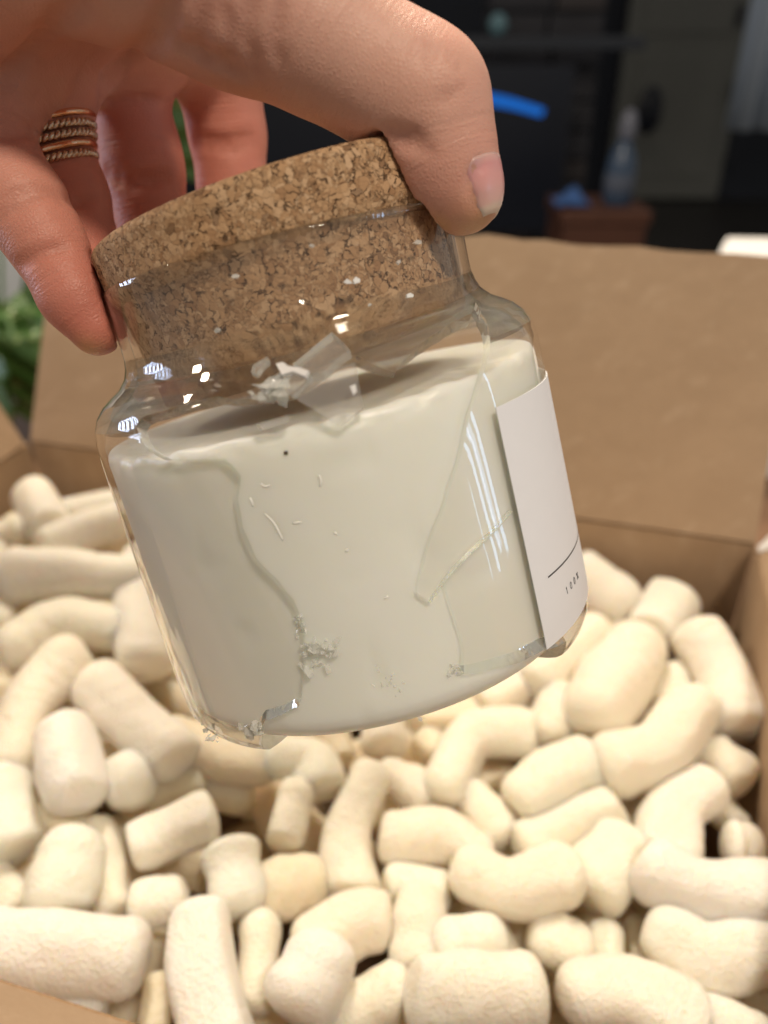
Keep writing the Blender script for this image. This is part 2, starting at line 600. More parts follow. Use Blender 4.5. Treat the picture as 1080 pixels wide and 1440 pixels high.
HOLE = [(192, 600), (196, 590), (206, 584), (222, 580), (245, 572), (262, 566), (283, 562), (306, 557), (330, 561), (355, 560), (380, 551), (405, 556),
        (430, 541), (450, 522), (466, 507), (484, 499), (500, 499), (523, 511), (541, 519), (556, 524), (561, 511), (577, 498), (601, 477), (629, 457), (652, 445), (663, 441), (669, 424),
        (676, 440), (683, 450), (689, 474), (687, 502), (678, 530), (661, 582), (649, 638), (629, 702), (601, 775), (586, 834), (605, 848),
        (625, 819), (641, 799), (665, 775), (706, 735), (721, 718.5), (707, 736.2), (666, 777), (643, 801), (626, 823), (634, 851), (645, 884), (653, 916), (652, 948), (681, 944), (730, 932), (766, 913), (785, 909), (796, 902)]
LOWL = [(364, 1047), (365, 1030), (372, 1014), (398, 1004), (421, 992), (427, 944), (426, 890), (418, 866), (410, 847), (388, 820), (356, 788), (337, 745), (330, 705), (335, 672), (312, 647), (270, 648), (232, 647), (220, 641), (208, 632), (199, 619)]
hp = [surf_hit(*q)[:2] for q in HOLE]
lp = [surf_hit(*q)[:2] for q in LOWL]
tb = TPAR[26] - .0008
poly = hp + [(hp[-1][0], tb), ((hp[-1][0] + lp[0][0]) / 2, tb * 1.04), (lp[0][0], tb)] + lp
poly = np.array([(a * 0.044, t) for a, t in poly])
# a little raggedness along the break
pp = []
for i in range(len(poly)):
    a, b = poly[i], poly[(i + 1) % len(poly)]
    L = np.linalg.norm(b - a)
    k = max(1, int(L / 0.0016))
    nrm = np.array([a[1] - b[1], b[0] - a[0]]) / (L + 1e-9)
    for j in range(k):
        jit = 0 if (j == 0 or L < 0.003 or 36 <= i < 47) else RNG.normal(0, 0.00010)
        pp.append(a + (b - a) * j / k + nrm * jit)
poly = np.array(pp)


def inpoly(P, poly):
    x, y = P[:, 0], P[:, 1]
    c = np.zeros(len(P), bool)
    j = len(poly) - 1
    for i in range(len(poly)):
        xi, yi = poly[i]
        xj, yj = poly[j]
        cond = ((yi > y) != (yj > y)) & (x < (xj - xi) * (y - yi) / (yj - yi + 1e-15) + xi)
        c ^= cond
        j = i
    return c


def dist_poly(P, poly):
    a = poly
    b = np.roll(poly, -1, 0)
    best = np.full(len(P), 1e9)
    for i in range(len(a)):
        d = b[i] - a[i]
        t = np.clip(((P - a[i]) @ d) / (d @ d + 1e-18), 0, 1)
        best = np.minimum(best, np.linalg.norm(P - (a[i] + t[:, None] * d), axis=1))
    return best


def sheet(poly_in=None, hole=None, ths=None, ts=None):
    """triangulated piece of (theta, t) space; returns points (theta, t) and triangles"""
    gx, gy = np.meshgrid(ths * 0.044, ts)
    G = np.stack([gx.ravel(), gy.ravel()], 1)
    con = hole if hole is not None else poly_in
    keep = dist_poly(G, con) > 0.0005
    G = G[keep]
    if hole is not None:
        G = G[~inpoly(G, hole)]
    if poly_in is not None:
        G = G[inpoly(G, poly_in)]
    n = len(con)
    pts = np.vstack([con, G])
    edges = [(i, (i + 1) % n) for i in range(n)]
    vo, eo, fo, _, _, _ = delaunay_2d_cdt([Vector(p) for p in pts], edges, [], 0, 1e-7)
    P = np.array([(v.x, v.y) for v in vo])
    T = np.array([f for f in fo if len(f) == 3])
    c = P[T].mean(1)
    ok = ~inpoly(c, hole) if hole is not None else inpoly(c, poly_in)
    T = T[ok]
    return P, T


ths = np.linspace(-math.pi / 2, 1.5 * math.pi, 145)
ts = np.unique(np.concatenate([np.interp(np.linspace(0, len(TPAR) - 1, 105), np.arange(len(TPAR)), TPAR)]))
P2, T2 = sheet(hole=poly, ths=ths, ts=ts)
th = P2[:, 0] / 0.044
ro, ho = prof(PROF_O, P2[:, 1])
ri, hi = prof(PROF_I, P2[:, 1])
VO, VI = jar_w(ro, th, ho), jar_w(ri, th, hi)
n = len(P2)
eds = {}
for f in T2:
    for a, b in ((f[0], f[1]), (f[1], f[2]), (f[2], f[0])):
        eds.setdefault((min(a, b), max(a, b)), []).append((a, b))
walls = []
for k, l in eds.items():
    if len(l) == 1:
        a, b = l[0]
        m_ = (P2[a] + P2[b]) / 2
        if abs(m_[0] - ths[0] * 0.044) < 1e-5 or abs(m_[0] - ths[-1] * 0.044) < 1e-5:
            continue
        walls.append([b, a, n + a, n + b])
Fs = [list(f) for f in T2] + [[n + f[0], n + f[2], n + f[1]] for f in T2] + walls
tc = P2[:, 1][T2].mean(1)
zone = ((tc > 0.0130) & (tc < 0.0275)) | (tc < 0.0017)
zone = zone | (tc > TPAR[20])
wet = (tc > 0.0292) & (tc < TPAR[20])          # here the wax clings to the inside of the glass
fm = np.concatenate([zone.astype(int), np.where(wet, 3, zone.astype(int)), np.full(len(walls), 2)])
glass = mesh('glass', np.vstack([VO, VI]), Fs, [M_GLASS, M_SOLID, M_BREAK, M_WET], candle, True, fm)
bm = bmesh.new()
bm.from_mesh(glass.data)
bmesh.ops.remove_doubles(bm, verts=bm.verts, dist=2e-6)
bmesh.ops.recalc_face_normals(bm, faces=bm.faces)
bm.to_mesh(glass.data)
bm.free()
autosmooth(glass, 45)

# wax: a turned body with a worn top edge and scars where the glass came away
nth, WR, WT, WB = 300, 0.0425, 0.0250, -0.0272
wp = [(0.0, WT - .0006), (.010, WT - .0005), (.020, WT - .0003), (.030, WT - .0001), (.036, WT), (.0400, WT + .0002), (.0417, WT + .0003), (.0422, WT - .0001), (WR, WT - .0010)]
wp += [(WR, h) for h in np.concatenate([np.linspace(WT - .0016, WT - .005, 8), np.linspace(WT - .006, WB + .004, 46)])]
wp += [(WR - .0002, WB + .0025), (.0411, WB + .0010), (.0402, WB), (.030, WB), (.012, WB), (0.0, WB)]
wp = np.array(wp)


def vnoise(x, y, seed):
    """smooth value noise for lumps on meshes"""
    r = np.random.default_rng(seed)
    tab = r.random((64, 64))
    xi, yi = np.floor(x).astype(int), np.floor(y).astype(int)
    fx, fy = x - xi, y - yi
    fx, fy = fx * fx * (3 - 2 * fx), fy * fy * (3 - 2 * fy)
    g = lambda a, b: tab[a % 64, b % 64]
    return (g(xi, yi) * (1 - fx) + g(xi + 1, yi) * fx) * (1 - fy) + (g(xi, yi + 1) * (1 - fx) + g(xi + 1, yi + 1) * fx) * fy


ang = np.linspace(0, 2 * math.pi, nth, endpoint=False)
RR = np.repeat(wp[:, 0][:, None], nth, 1)
HH = np.repeat(wp[:, 1][:, None], nth, 1)
AA = np.repeat(ang[None], len(wp), 0)
arc = AA * WR
front = np.clip((np.sin(AA) - 0.1) / 0.5, 0, 1)
edge = np.exp(-((HH - WT) / 0.0022) ** 2) * (RR > 0.035)
chip = np.clip(vnoise(arc / 0.0034, HH / 0.003, 3) * 0.8 + vnoise(arc / 0.0011, HH / 0.0012, 4) * 0.5 - .35, 0, 1)
RR = RR - edge * front * chip * 0.0013
HH = HH - edge * front * (vnoise(arc / 0.0035, HH * 0, 5) ** 2) * 0.0010
# shallow scars on the bare front
side = (RR > 0.0405) & (HH < WT - .003)
RR = RR - side * front * np.clip(vnoise(arc / 0.004, HH / 0.006, 9) - 0.72, 0, 1) * 0.0008
VW = jar_w(RR, AA, HH).reshape(-1, 3)
FW = []
for i in range(len(wp) - 1):
    for j in range(nth):
        k = (j + 1) % nth
        FW.append([i * nth + j, (i + 1) * nth + j, (i + 1) * nth + k, i * nth + k])
wax = mesh('wax', VW, FW, M_WAX, candle, True)
bm = bmesh.new()
bm.from_mesh(wax.data)
bmesh.ops.remove_doubles(bm, verts=bm.verts, dist=1e-6)
bmesh.ops.recalc_face_normals(bm, faces=bm.faces)
bm.to_mesh(wax.data)
bm.free()

# a dark speck and a few scuffs on the bare wax
def on_wax(x, y, lift):
    d = np.linspace(.1, .2, 2000)
    P = cpt(x, y, 1.0)[None] * d[:, None] - JO
    g = np.hypot(P @ SS, P @ NN) - (WR + lift)
    i = np.argmax(g < 0)
    return wpt(x, y, d[i])


V, Fc = boxv(on_wax(402, 637, .00005), CR * .00028, CU * .00026, CB * .0002)
mesh('speck', V, Fc, plain('dark_speck', (.06, .03, .015), .6), candle, True)
M_SCUFF = plain('scuffed_wax', (.88, .88, .83), .5, var=.05)
for pl in ([(372, 722), (384, 734), (392, 748), (398, 760)], [(366, 680), (373, 684), (380, 682)], [(448, 668), (451, 676), (450, 684)], [(412, 736), (424, 734)], [(470, 748), (474, 752)], [(540, 842), (546, 838)], [(486, 776), (489, 772)], [(352, 700), (356, 712)]):
    P = [on_wax(x, y, -.00005) for x, y in pl]
    V, Fc = tube(catmull(P, 3 * len(P)), .00016 + .00008 * np.sin(np.linspace(0, 3.1, 3 * len(P))), 6)
    mesh('scuff', V, Fc, M_SCUFF, candle, True)

# paper label wrapped round the right side
tl = surf_hit(697, 573)
bl = surf_hit(767, 914)
tt = surf_hit(640, 700)
h_top = prof(PROF_O, tl[1])[1]
h_bot = float(prof(PROF_O, bl[1])[1])
lth0, lth1 = (tl[0] + bl[0]) / 2, math.radians(-52)
LA = np.linspace(lth0, lth1, 60)
LH = np.linspace(float(h_top), h_bot, 30)
ga, gh = np.meshgrid(LA, LH)
ro_ = np.interp(-gh, -PROF_O[13:22, 1], PROF_O[13:22, 0])
V1, V2 = jar_w(ro_ + .00022, ga, gh).reshape(-1, 3), jar_w(ro_ + .00006, ga, gh).reshape(-1, 3)
nr, nc = len(LH), len(LA)
FL = []
for i in range(nr - 1):
    for j in range(nc - 1):
        a, b, c, d = i * nc + j, i * nc + j + 1, (i + 1) * nc + j + 1, (i + 1) * nc + j
        FL += [[a, b, c, d], [nr * nc + d, nr * nc + c, nr * nc + b, nr * nc + a]]
rim_ = [j for j in range(nc)] + [i * nc + nc - 1 for i in range(1, nr)] + [(nr - 1) * nc + j for j in range(nc - 2, -1, -1)] + [i * nc for i in range(nr - 2, 0, -1)]
for a, b in zip(rim_, rim_[1:] + rim_[:1]):
    FL.append([b, a, nr * nc + a, nr * nc + b])
label = fix_normals(mesh('label', np.vstack([V1, V2]), FL, M_PAPER, candle, True))
autosmooth(label, 50)


def band(a0, a1, h0, h1, name, nseg=24):
    """a flat print laid on the label"""
    A = np.linspace(a0, a1, nseg)
    V = np.vstack([jar_w(.0438 + .00026, A, np.full(nseg, h0)), jar_w(.0438 + .00026, A, np.full(nseg, h1))])
    return V, [[i, i + 1, nseg + i + 1, nseg + i] for i in range(nseg - 1)]


la = surf_hit(771, 812, .0003)
lh = float(prof(PROF_O, la[1])[1])
mb = MB()
mb.add(band(la[0], math.radians(-40), lh + .00016, lh - .00016, 'rule'))
mb.obj('printed_line', M_INK, label, True)
# the small print below the line, one glyph after the other round the jar
ta = surf_hit(797, 833, .0003)
tb_ = surf_hit(822, 812, .0003)
tht = float(prof(PROF_O, ta[1])[1])
GLY = {'1': [[(0.1, .75), (.3, 1), (.3, 0)]], '0': [[(.32 + .3 * math.cos(q), .5 + .5 * math.sin(q)) for q in np.linspace(0, 2 * math.pi, 15)]],
       '%': [[(.05, .05), (.75, .95)], [(.2 + .15 * math.cos(q), .78 + .18 * math.sin(q)) for q in np.linspace(0, 2 * math.pi, 9)], [(.6 + .15 * math.cos(q), .22 + .18 * math.sin(q)) for q in np.linspace(0, 2 * math.pi, 9)]]}
mb = MB()
x0 = 0.0
HGT, WID, SPC = 0.0013, 0.0012, 0.0021
for ch in '100%':
    for st in GLY[ch]:
        st = np.array(st)
        A = ta[0] - (x0 + st[:, 0] * WID) / 0.044
        Hh = tht - 0.0004 + st[:, 1] * HGT
        mb.add(tube(jar_w(np.full(len(A), .0438 + .00024), A, Hh), 0.00007, 5))
    x0 += SPC
mb.obj('lettering', M_INK, label, True)

# ------------------------------------------------------------------ cork stopper (sits a little crooked in the neck)
cork_root = empty('cork_lid', jar_w(0, 0, 0.034))
tag(cork_root, 'thick round cork lid of pressed brown granules plugging the glass jar', 'cork lid')
TILT = math.radians(4.2)
AXk = AX * math.cos(TILT) - SS * math.sin(TILT)
SSk = SS * math.cos(TILT) + AX * math.sin(TILT)
CO = JO + AX * 0.050
cprof = [(0.0, .0128), (.020, .0128), (.0318, .0126), (.0328, .0121), (.0333, .0112)] + [(.0333, h) for h in np.linspace(.010, .0035, 8)]
cprof += [(.0322, .0015)] + [(.0318 - .0011 * q, .0005 - .0175 * q) for q in np.linspace(0, 1, 14)] + [(.0302, -.0178), (.0290, -.0182), (.015, -.0182), (0.0, -.0182)]
cprof = np.array(cprof)
nk = 200
ang = np.linspace(0, 2 * math.pi, nk, endpoint=False)
RR = np.repeat(cprof[:, 0][:, None], nk, 1)
HH = np.repeat(cprof[:, 1][:, None], nk, 1)
AA = np.repeat(ang[None], len(cprof), 0)
RR = RR + (RR > .02) * (vnoise(AA * .033 / .0016, HH / .0016, 21) - .6) * 0.00035
VK = c2w(CO + HH[..., None] * AXk + RR[..., None] * (np.cos(AA)[..., None] * SSk + np.sin(AA)[..., None] * NN)).reshape(-1, 3)
FK = []
for i in range(len(cprof) - 1):
    for j in range(nk):
        k = (j + 1) % nk
        FK.append([i * nk + j, (i + 1) * nk + j, (i + 1) * nk + k, i * nk + k])
cork = mesh('stopper', VK, FK, M_CORK, cork_root, True)
bm = bmesh.new()
bm.from_mesh(cork.data)
bmesh.ops.remove_doubles(bm, verts=bm.verts, dist=1e-6)
bmesh.ops.recalc_face_normals(bm, faces=bm.faces)
bm.to_mesh(cork.data)
bm.free()
autosmooth(cork, 55)

# ------------------------------------------------------------------ loose glass on the jar


def shard(name, px, off, thick, label_, mat_=None, group='loose pieces of broken glass on the jar'):
    """a plate of glass: corner pixels, each lying off (mm) in front of the jar's side"""
    Pc = []
    for (x, y), o_ in zip(px, off):
        d = surf_hit(x, y)[2]
        Pc.append(cpt(x, y, d - o_ * 0.001))
    Pc = np.array(Pc)
    c = Pc.mean(0)
    u, s_, vt = np.linalg.svd(Pc - c)
    nn = vt[2] if vt[2][2] > 0 else -vt[2]
    Pc = Pc - ((Pc - c) @ nn)[:, None] * nn * 0.85
    V, Fc = prism(c2w(Pc), (c2w(Pc[0] - nn * thick * .001) - c2w(Pc[0])))
    fm = [0, 0] + [1] * (len(Fc) - 2)
    o = mesh(name, V, Fc, [mat_ or M_PANE, mat_ or M_SHEDGE], None, False, fm, loc=c2w(c))
    fix_normals(o)
    return tag(o, label_, 'glass shard', group)


shard('glass_shard', [(411, 557), (441, 525), (499, 510), (512, 575), (479, 601)], [1.6, 2.4, 2.6, 1.0, .6], 1.5, 'largest loose pane of clear broken glass, square, hanging over the wax edge')
shard('glass_shard', [(412, 512), (466, 465), (478, 478), (492, 493), (472, 503), (454, 523), (438, 527)], [1.2, 1.8, 1.8, 2.2, 2.6, 2.8, 2.0], 1.5, 'pointed clear glass shard at the top, standing over the cork just above the square pane')
shard('glass_shard', [(390, 541), (411, 519), (436, 528), (410, 557)], [2.4, 2.6, 3.2, 2.4], 1.4, 'small four sided glass shard left of the square pane, touching its corner')
shard('glass_shard', [(360, 597), (401, 585), (404, 593), (367, 606)], [0.6, 0.6, 0.6, 0.6], 1.6, 'narrow rectangular glass sliver lying alone on the top edge of the wax')
shard('glass_shard', [(353, 523), (356, 513), (376, 501), (378, 506), (366, 516), (360, 526)], [1.2, 1.4, 1.6, 1.5, 1.6, 1.2], 1.0, 'curled clear glass sliver at the far left of the cluster of shards')
shard('glass_shard', [(388, 512), (398, 509), (405, 514), (420, 516), (434, 521), (430, 530), (412, 522), (396, 526)], [3.0, 3.2, 3.2, 3.2, 3.4, 3.2, 3.0, 3.0], 0.6, 'flat milky white glass flake lying across the middle of the shard cluster', M_WHITE)
shard('glass_shard', [(492, 543), (500, 540), (502, 550), (497, 556)], [3.0, 3.0, 3.0, 3.0], 0.4, 'tiny white glass flake stuck to the big square pane', M_WHITE)
chips = [(305, 465, 7, 'left'), (425, 425, 6, 'middle'), (501, 394, 8, 'right'), (490, 397, 7, 'right'), (577, 415, 6, 'far right'), (331, 388, 8, 'upper left'), (520, 428, 4, 'right'), (588, 341, 6, 'upper right'), (437, 345, 5, 'upper middle'), (561, 368, 5, 'upper right')]
clab = ['glittering glass crumb on the lower left of the cork behind the neck', 'glittering glass crumb in the middle of the cork below the neck ring', 'whitish glass flake right of the middle of the cork, larger of a close pair',
        'thin clear glass flake beside a whitish flake on the cork', 'oval whitish glass flake near the lower right edge of the cork', 'slanting splinter of glass on the upper left of the cork',
        'round glass bead like crumb on the lower right of the cork', 'upright glass flake just below the thumb', 'glint of glass on the jar rim in the middle', 'pale glass splinter under the right part of the rim']
for (x, y, s_, _), lb in zip(chips, clab):
    k = 5
    a0 = random.random() * 6
    pts = [(x + s_ * random.uniform(.5, 1.2) * math.cos(a0 + q * 6.283 / k), y + .7 * s_ * random.uniform(.5, 1.1) * math.sin(a0 + q * 6.283 / k)) for q in range(k)]
    shard('glass_chip', pts, [0.3 + random.random() * .5 for _ in pts], 0.35, lb, M_WHITE if 'whitish' in lb else M_CRUMB, 'glass crumbs on the neck of the jar')


def crumbs(name, cx, cy, w_, h_, count, size, lb, lift=0.3, cat='broken glass', rot=0.0):
    """a clump of crushed glass still stuck together: one thing of many splinters"""
    mb = MB()
    c0 = None
    for i in range(count):
        u, v = random.gauss(0, .42), random.gauss(0, .42)
        x = cx + (u * w_ * math.cos(rot) - v * h_ * math.sin(rot)) * .5 * 1.2
        y = cy + (u * w_ * math.sin(rot) + v * h_ * math.cos(rot)) * .5 * 1.2
        d = surf_hit(x, y, -0.0015)[2]
        c = wpt(x, y, d - lift * .001 * random.random())
        if c0 is None:
            c0 = c
        s_ = size * random.uniform(.4, 1.2) * .001
        q = RNG.normal(size=(6, 3))
        q /= np.linalg.norm(q, axis=1)[:, None]
        b_ = bmesh.new()
        for p in q * s_ * RNG.uniform(.5, 1.2, (6, 1)):
            b_.verts.new(p + c)
        r = bmesh.ops.convex_hull(b_, input=b_.verts)
        b_.verts.index_update()
        vs = [v_ for v_ in b_.verts]
        mb.add((np.array([v_.co[:] for v_ in vs]), [[v_.index for v_ in f.verts] for f in b_.faces]))
        b_.free()
    o = mb.obj(name, M_CRUMB, None, False, loc=c0)
    return tag(o, lb, cat, 'clumps of crushed glass on the wax')


crumbs('glass_clump', 380, 548, 46, 26, 22, 2.0, 'folded lump of crushed glass above the wax, left of the square pane', 2.6)
crumbs('glass_clump', 450, 912, 44, 22, 34, 1.1, 'clump of crushed glass in the middle of the wax, right of the left glass edge', 1.6)
crumbs('glass_clump', 421, 878, 12, 40, 14, .8, 'short vertical string of glass splinters along the left broken edge', .9)
crumbs('glass_clump', 446, 940, 26, 18, 6, 1.6, 'flat piece of broken glass hanging below the middle clump', .6)
crumbs('glass_clump', 550, 962, 30, 34, 16, .8, 'pale crushed glass patch low on the wax, right of the middle clump', .2)
crumbs('glass_clump', 640, 942, 20, 14, 16, .7, 'small heap of glass splinters at the foot of the right hand crack', .6)
crumbs('glass_clump', 352, 1028, 26, 30, 24, 1.4, 'sparkling crushed glass at the bottom left corner of the jar', 1.2)
crumbs('glass_clump', 292, 1024, 20, 36, 18, 1.0, 'row of glass splinters on the outer bottom left edge of the jar', .8, rot=-.5)
mb = MB()
for i in range(150):
    if random.random() < .6:
        x, y = random.gauss(530, 60), random.gauss(930, 32)
    else:
        x, y = random.uniform(340, 640), random.uniform(650, 960)
    d = surf_hit(x, y, -0.0019)[2]
    c = wpt(x, y, d)
    s_ = random.uniform(.06, .22) * .001
    V, Fc = boxv(c, RNG.normal(size=3) * s_, RNG.normal(size=3) * s_, RNG.normal(size=3) * s_)
    mb.add((V, Fc))
tag(mb.obj('glass_dust', M_CRUMB, None, False), 'fine glitter of glass dust over the bare wax', 'glass dust', None, 'stuff')

# ------------------------------------------------------------------ the cardboard box
BH = 0.19                                   # the rim lies this far below the lens
BR = CAM + np.array([.824, 1.46, -1.0]) * BH
BL = CAM + np.array([-.974, 1.962, -1.0]) * BH
E1 = (BL - BR) / np.linalg.norm(BL - BR)    # to the left along the back
E2 = np.array([E1[1], -E1[0], 0.0])
if E2[1] > 0:
    E2 = -E2                                # towards the camera
WIDE = np.linalg.norm(BL - BR)
DEEP = 0.2376
UP = np.array([0, 0, 1.0])
TH = 0.004
FLOORZ = CAM[2] - 0.40
box = empty('cardboard_box', (BR + BL) / 2 + E2 * DEEP / 2 - UP * (BH + .0) * 0 - UP * 0.21)
tag(box, 'open brown corrugated cardboard shipping box full of packing peanuts under the jar', 'cardboard box')


def bent_panel(name, a, b, out, ang, length, drop, mats, warp=0.0):
    """one face of the box (a to b, hanging down) or its flap (leaning out)"""


def slab(name, a, b, dirv, length, nrm, parent, warp=0.0, ragged=False, lab=None, m=None):
    """board from edge a-b out along dirv, thickness TH towards nrm, a few bends across it"""
    nu, nv = 28, 12
    U = np.linspace(0, 1, nu)
    Vv = np.linspace(0, 1, nv)
    pts = []
    for side_ in (0, 1):
        for v in Vv:
            for u in U:
                p = a + (b - a) * u + dirv * length * v
                wv = warp * (math.sin(u * 3.1) * v * v + .35 * math.sin(u * 7 + 1) * v)
                if ragged and v == 1:
                    p = p + dirv * RNG.normal(0, .0005)
                pts.append(p + nrm * (TH * side_ + wv))
    pts = np.array(pts)
    Fc, fm = [], []
    N = nu * nv
    for i in range(nv - 1):
        for j in range(nu - 1):
            q = [i * nu + j, i * nu + j + 1, (i + 1) * nu + j + 1, (i + 1) * nu + j]
            Fc += [q, [N + k for k in q[::-1]]]
            fm += [0, 0]
    rim = list(range(nu)) + [i * nu + nu - 1 for i in range(1, nv)] + [(nv - 1) * nu + j for j in range(nu - 2, -1, -1)] + [i * nu for i in range(nv - 2, 0, -1)]
    for x, y in zip(rim, rim[1:] + rim[:1]):
        Fc.append([y, x, N + x, N + y])
        fm.append(1)
    o = mesh(name, pts, Fc, [m or M_CARD, M_EDGE], parent, True, fm)
    fix_normals(o)
    autosmooth(o, 35)
    if lab:
        o['label'] = lab
    return o


FR, FLt = BR + E2 * DEEP, BL + E2 * DEEP
WD = 0.205
gap = 0.0015
slab('side_panel', BL, BR, -UP, WD, -E2, box)
slab('side_panel', BR + E2 * gap, FR - E2 * gap, -UP, WD, -E1, box)
slab('side_panel', BL + E2 * gap, FLt - E2 * gap, -UP, WD, E1, box)
slab('side_panel', FLt, FR, -UP, WD, E2, box)


def lean(out, deg):
    a = math.radians(deg)
    return UP * math.cos(a) + out * math.sin(a), out * math.cos(a) - UP * math.sin(a)


d_, n_ = lean(-E2, 30)
slab('flap', BL - E1 * .0 + UP * .0012, BR + UP * .0012, d_, 0.120, n_, box, 0.003, True, 'back flap standing up and leaning away')
d_, n_ = lean(E1, 24)
slab('flap', BL + E2 * .004 + UP * .0012, FLt + UP * .0012, d_, 0.120, n_, box, 0.002, True, 'left flap folded outwards')
d_, n_ = lean(-E1, 27)
slab('flap', BR + E2 * .005 + UP * .0012, FR + UP * .0012, d_, 0.120, n_, box, 0.002, True, 'right flap with a torn white edge')
d_, n_ = lean(E2, 100)
slab('flap', FLt + UP * .0012 + E2 * .001, FR + UP * .0012 + E2 * .001, d_, 0.120, n_, box, 0.002, True, 'front flap hanging down in the near corner')
V, Fc = boxv((BR + BL) / 2 + E2 * DEEP / 2 - UP * (WD + .002), E1 * WIDE / 2, E2 * DEEP / 2, UP * .002)
mesh('bottom', V, Fc, M_CARD, box, False)
# torn white paper along the short edge of the right flap
d_, n_ = lean(-E1, 27)
mb = MB()
rag = [(.000, .0), (.004, .006), (.003, .016), (.0075, .020), (.006, .034), (.009, .046), (.007, .062), (.010, .085), (.008, .118)]
pts = [BR + E2 * (.0046 - .0) + d_ * (.002 + y) + n_ * (-.0012) - E2 * .0016 * 0 + E2 * 0 for x, y in rag] + [BR + E2 * (.0046 + x + .004) + d_ * (.002 + y) + n_ * (-.0012) for x, y in rag[::-1]]
V, Fc = prism(pts, n_ * 0.0008)
o = mesh('torn_paper', V, Fc, M_WHITE, box, False)
pts = [BR + E2 * .0040 + d_ * (.003 + y) + n_ * (x * .25 - .001) for x, y in rag] + [BR + E2 * .0040 + d_ * (.003 + y) + n_ * (.0045 + x * .1) for x, y in rag[::-1]]
V, Fc = prism(pts, E2 * 0.0006)
mesh('torn_paper', V, Fc, M_WHITE, box, False)

# ------------------------------------------------------------------ packing peanuts
HA, HB, HC = -0.2553, -0.0453, 0.171


def heap_depth(x, y, lift):
    """depth along a pixel's ray where it meets the top of the pile raised by lift"""
    d = ray(x, y)
    # CAM + s d ; z - cam = HA + HB X + HC Y + lift
    den = d[2] - HB * d[0] - HC * d[1]
    return (HA + lift) / den


def peanut_mesh(name, path, rad, color, label_, group, seed, seg=22):
    r = np.random.default_rng(seed)
    path = np.asarray(path, float)
    L = np.linalg.norm(np.diff(path, axis=0), axis=1).sum()
    n = max(5, int(L / 0.0016))
    C = catmull(path, n)
    # blunt rounded ends: radius follows a flat-topped curve
    s = np.linspace(0, 1, n) * L
    e0, e1 = rad * r.uniform(.50, .95), rad * r.uniform(.50, .95)
    cap = 7
    T0 = C[0] - C[1]
    T0 /= np.linalg.norm(T0)
    T1 = C[-1] - C[-2]
    T1 /= np.linalg.norm(T1)
    a = np.linspace(math.pi / 2, 0.06, cap)
    head = [C[0] + T0 * e0 * math.sin(q) for q in a]
    tail = [C[-1] + T1 * e1 * math.sin(q) for q in a[::-1]]
    rh = [rad * max(math.cos(q), .04) ** .72 for q in a]
    rt = rh[::-1]
    tap = r.uniform(-.09, .09)
    body = rad * (1 + tap * (2 * s / L - 1)) * (1 + 0.06 * np.sin(s / L * math.pi * r.uniform(.7, 2.4) + r.uniform(0, 6)))
    C2 = np.vstack([head, C, tail])
    R2 = np.concatenate([np.array(rh) * body[0] / rad, body, np.array(rt) * body[-1] / rad])
    V, Fc = tube(C2, R2, seg, up=tuple(r.normal(size=3)))
    m = len(C2)
    q = V.reshape(m, seg, 3)
    cen = C2[:, None]
    aa = np.linspace(0, 2 * math.pi, seg, endpoint=False)
    ph = r.uniform(0, 6, 4)
    ss = np.linspace(0, L / rad * 1.0, m)[:, None]
    lump = 1 + 0.045 * np.sin(2 * aa[None] + ph[0] + .5 * ss) + 0.03 * np.sin(3 * aa[None] + ph[1] - .9 * ss) + 0.03 * np.sin(1.9 * ss + ph[2]) * np.cos(aa[None] + ph[3])
    lump = lump + 0.022 * r.normal(size=(m, seg)) + .10 * (vnoise(np.concatenate([[0], np.cumsum(np.linalg.norm(np.diff(C2, axis=0), axis=1))])[:, None] / rad * .8 + r.uniform(0, 40) + 0 * aa[None], (1.2 + np.cos(aa[None] + ph[1])) * 1.5 + 0 * ss, int(r.integers(1000))) - .5)
    off = (q - cen) * lump[..., None]
    # sides pressed flat here and there
    for k in range(3):
        mdir = r.normal(size=3)
        mdir /= np.linalg.norm(mdir)
        lim = rad * r.uniform(.70, .98)
        ex = np.maximum(off @ mdir - lim, 0)
        off = off - ex[..., None] * mdir * .75
    q = cen + off
    # ends sheared off at a slant
    for E0, TT, ee in ((C[0], T0, e0), (C[-1], T1, e1)):
        mdir = TT + r.normal(size=3) * .25
        mdir /= np.linalg.norm(mdir)
        if L < rad:
            break
        ex = np.maximum((q - E0) @ mdir - ee * r.uniform(.55, 1.1), 0)
        q = q - ex[..., None] * mdir * .8
    V = q.reshape(-1, 3)
    cc = C.mean(0)
    o = mesh(name, V, Fc, M_FOAM, None, True, loc=cc)
    o.color = (*color, 1)
    sm = o.modifiers.new('soft', 'SUBSURF')
    sm.levels = sm.render_levels = 1
    return tag(o, label_, 'packing peanut', group)


CREAM, PALE, WHITE, TAN_SHADE = (0.92, 0.85, 0.715), (0.925, 0.875, 0.78), (0.91, 0.89, 0.845), (0.885, 0.775, 0.58)  # the tan tone paints shade onto peanuts down in the gaps
G = 'packing peanuts filling the box'
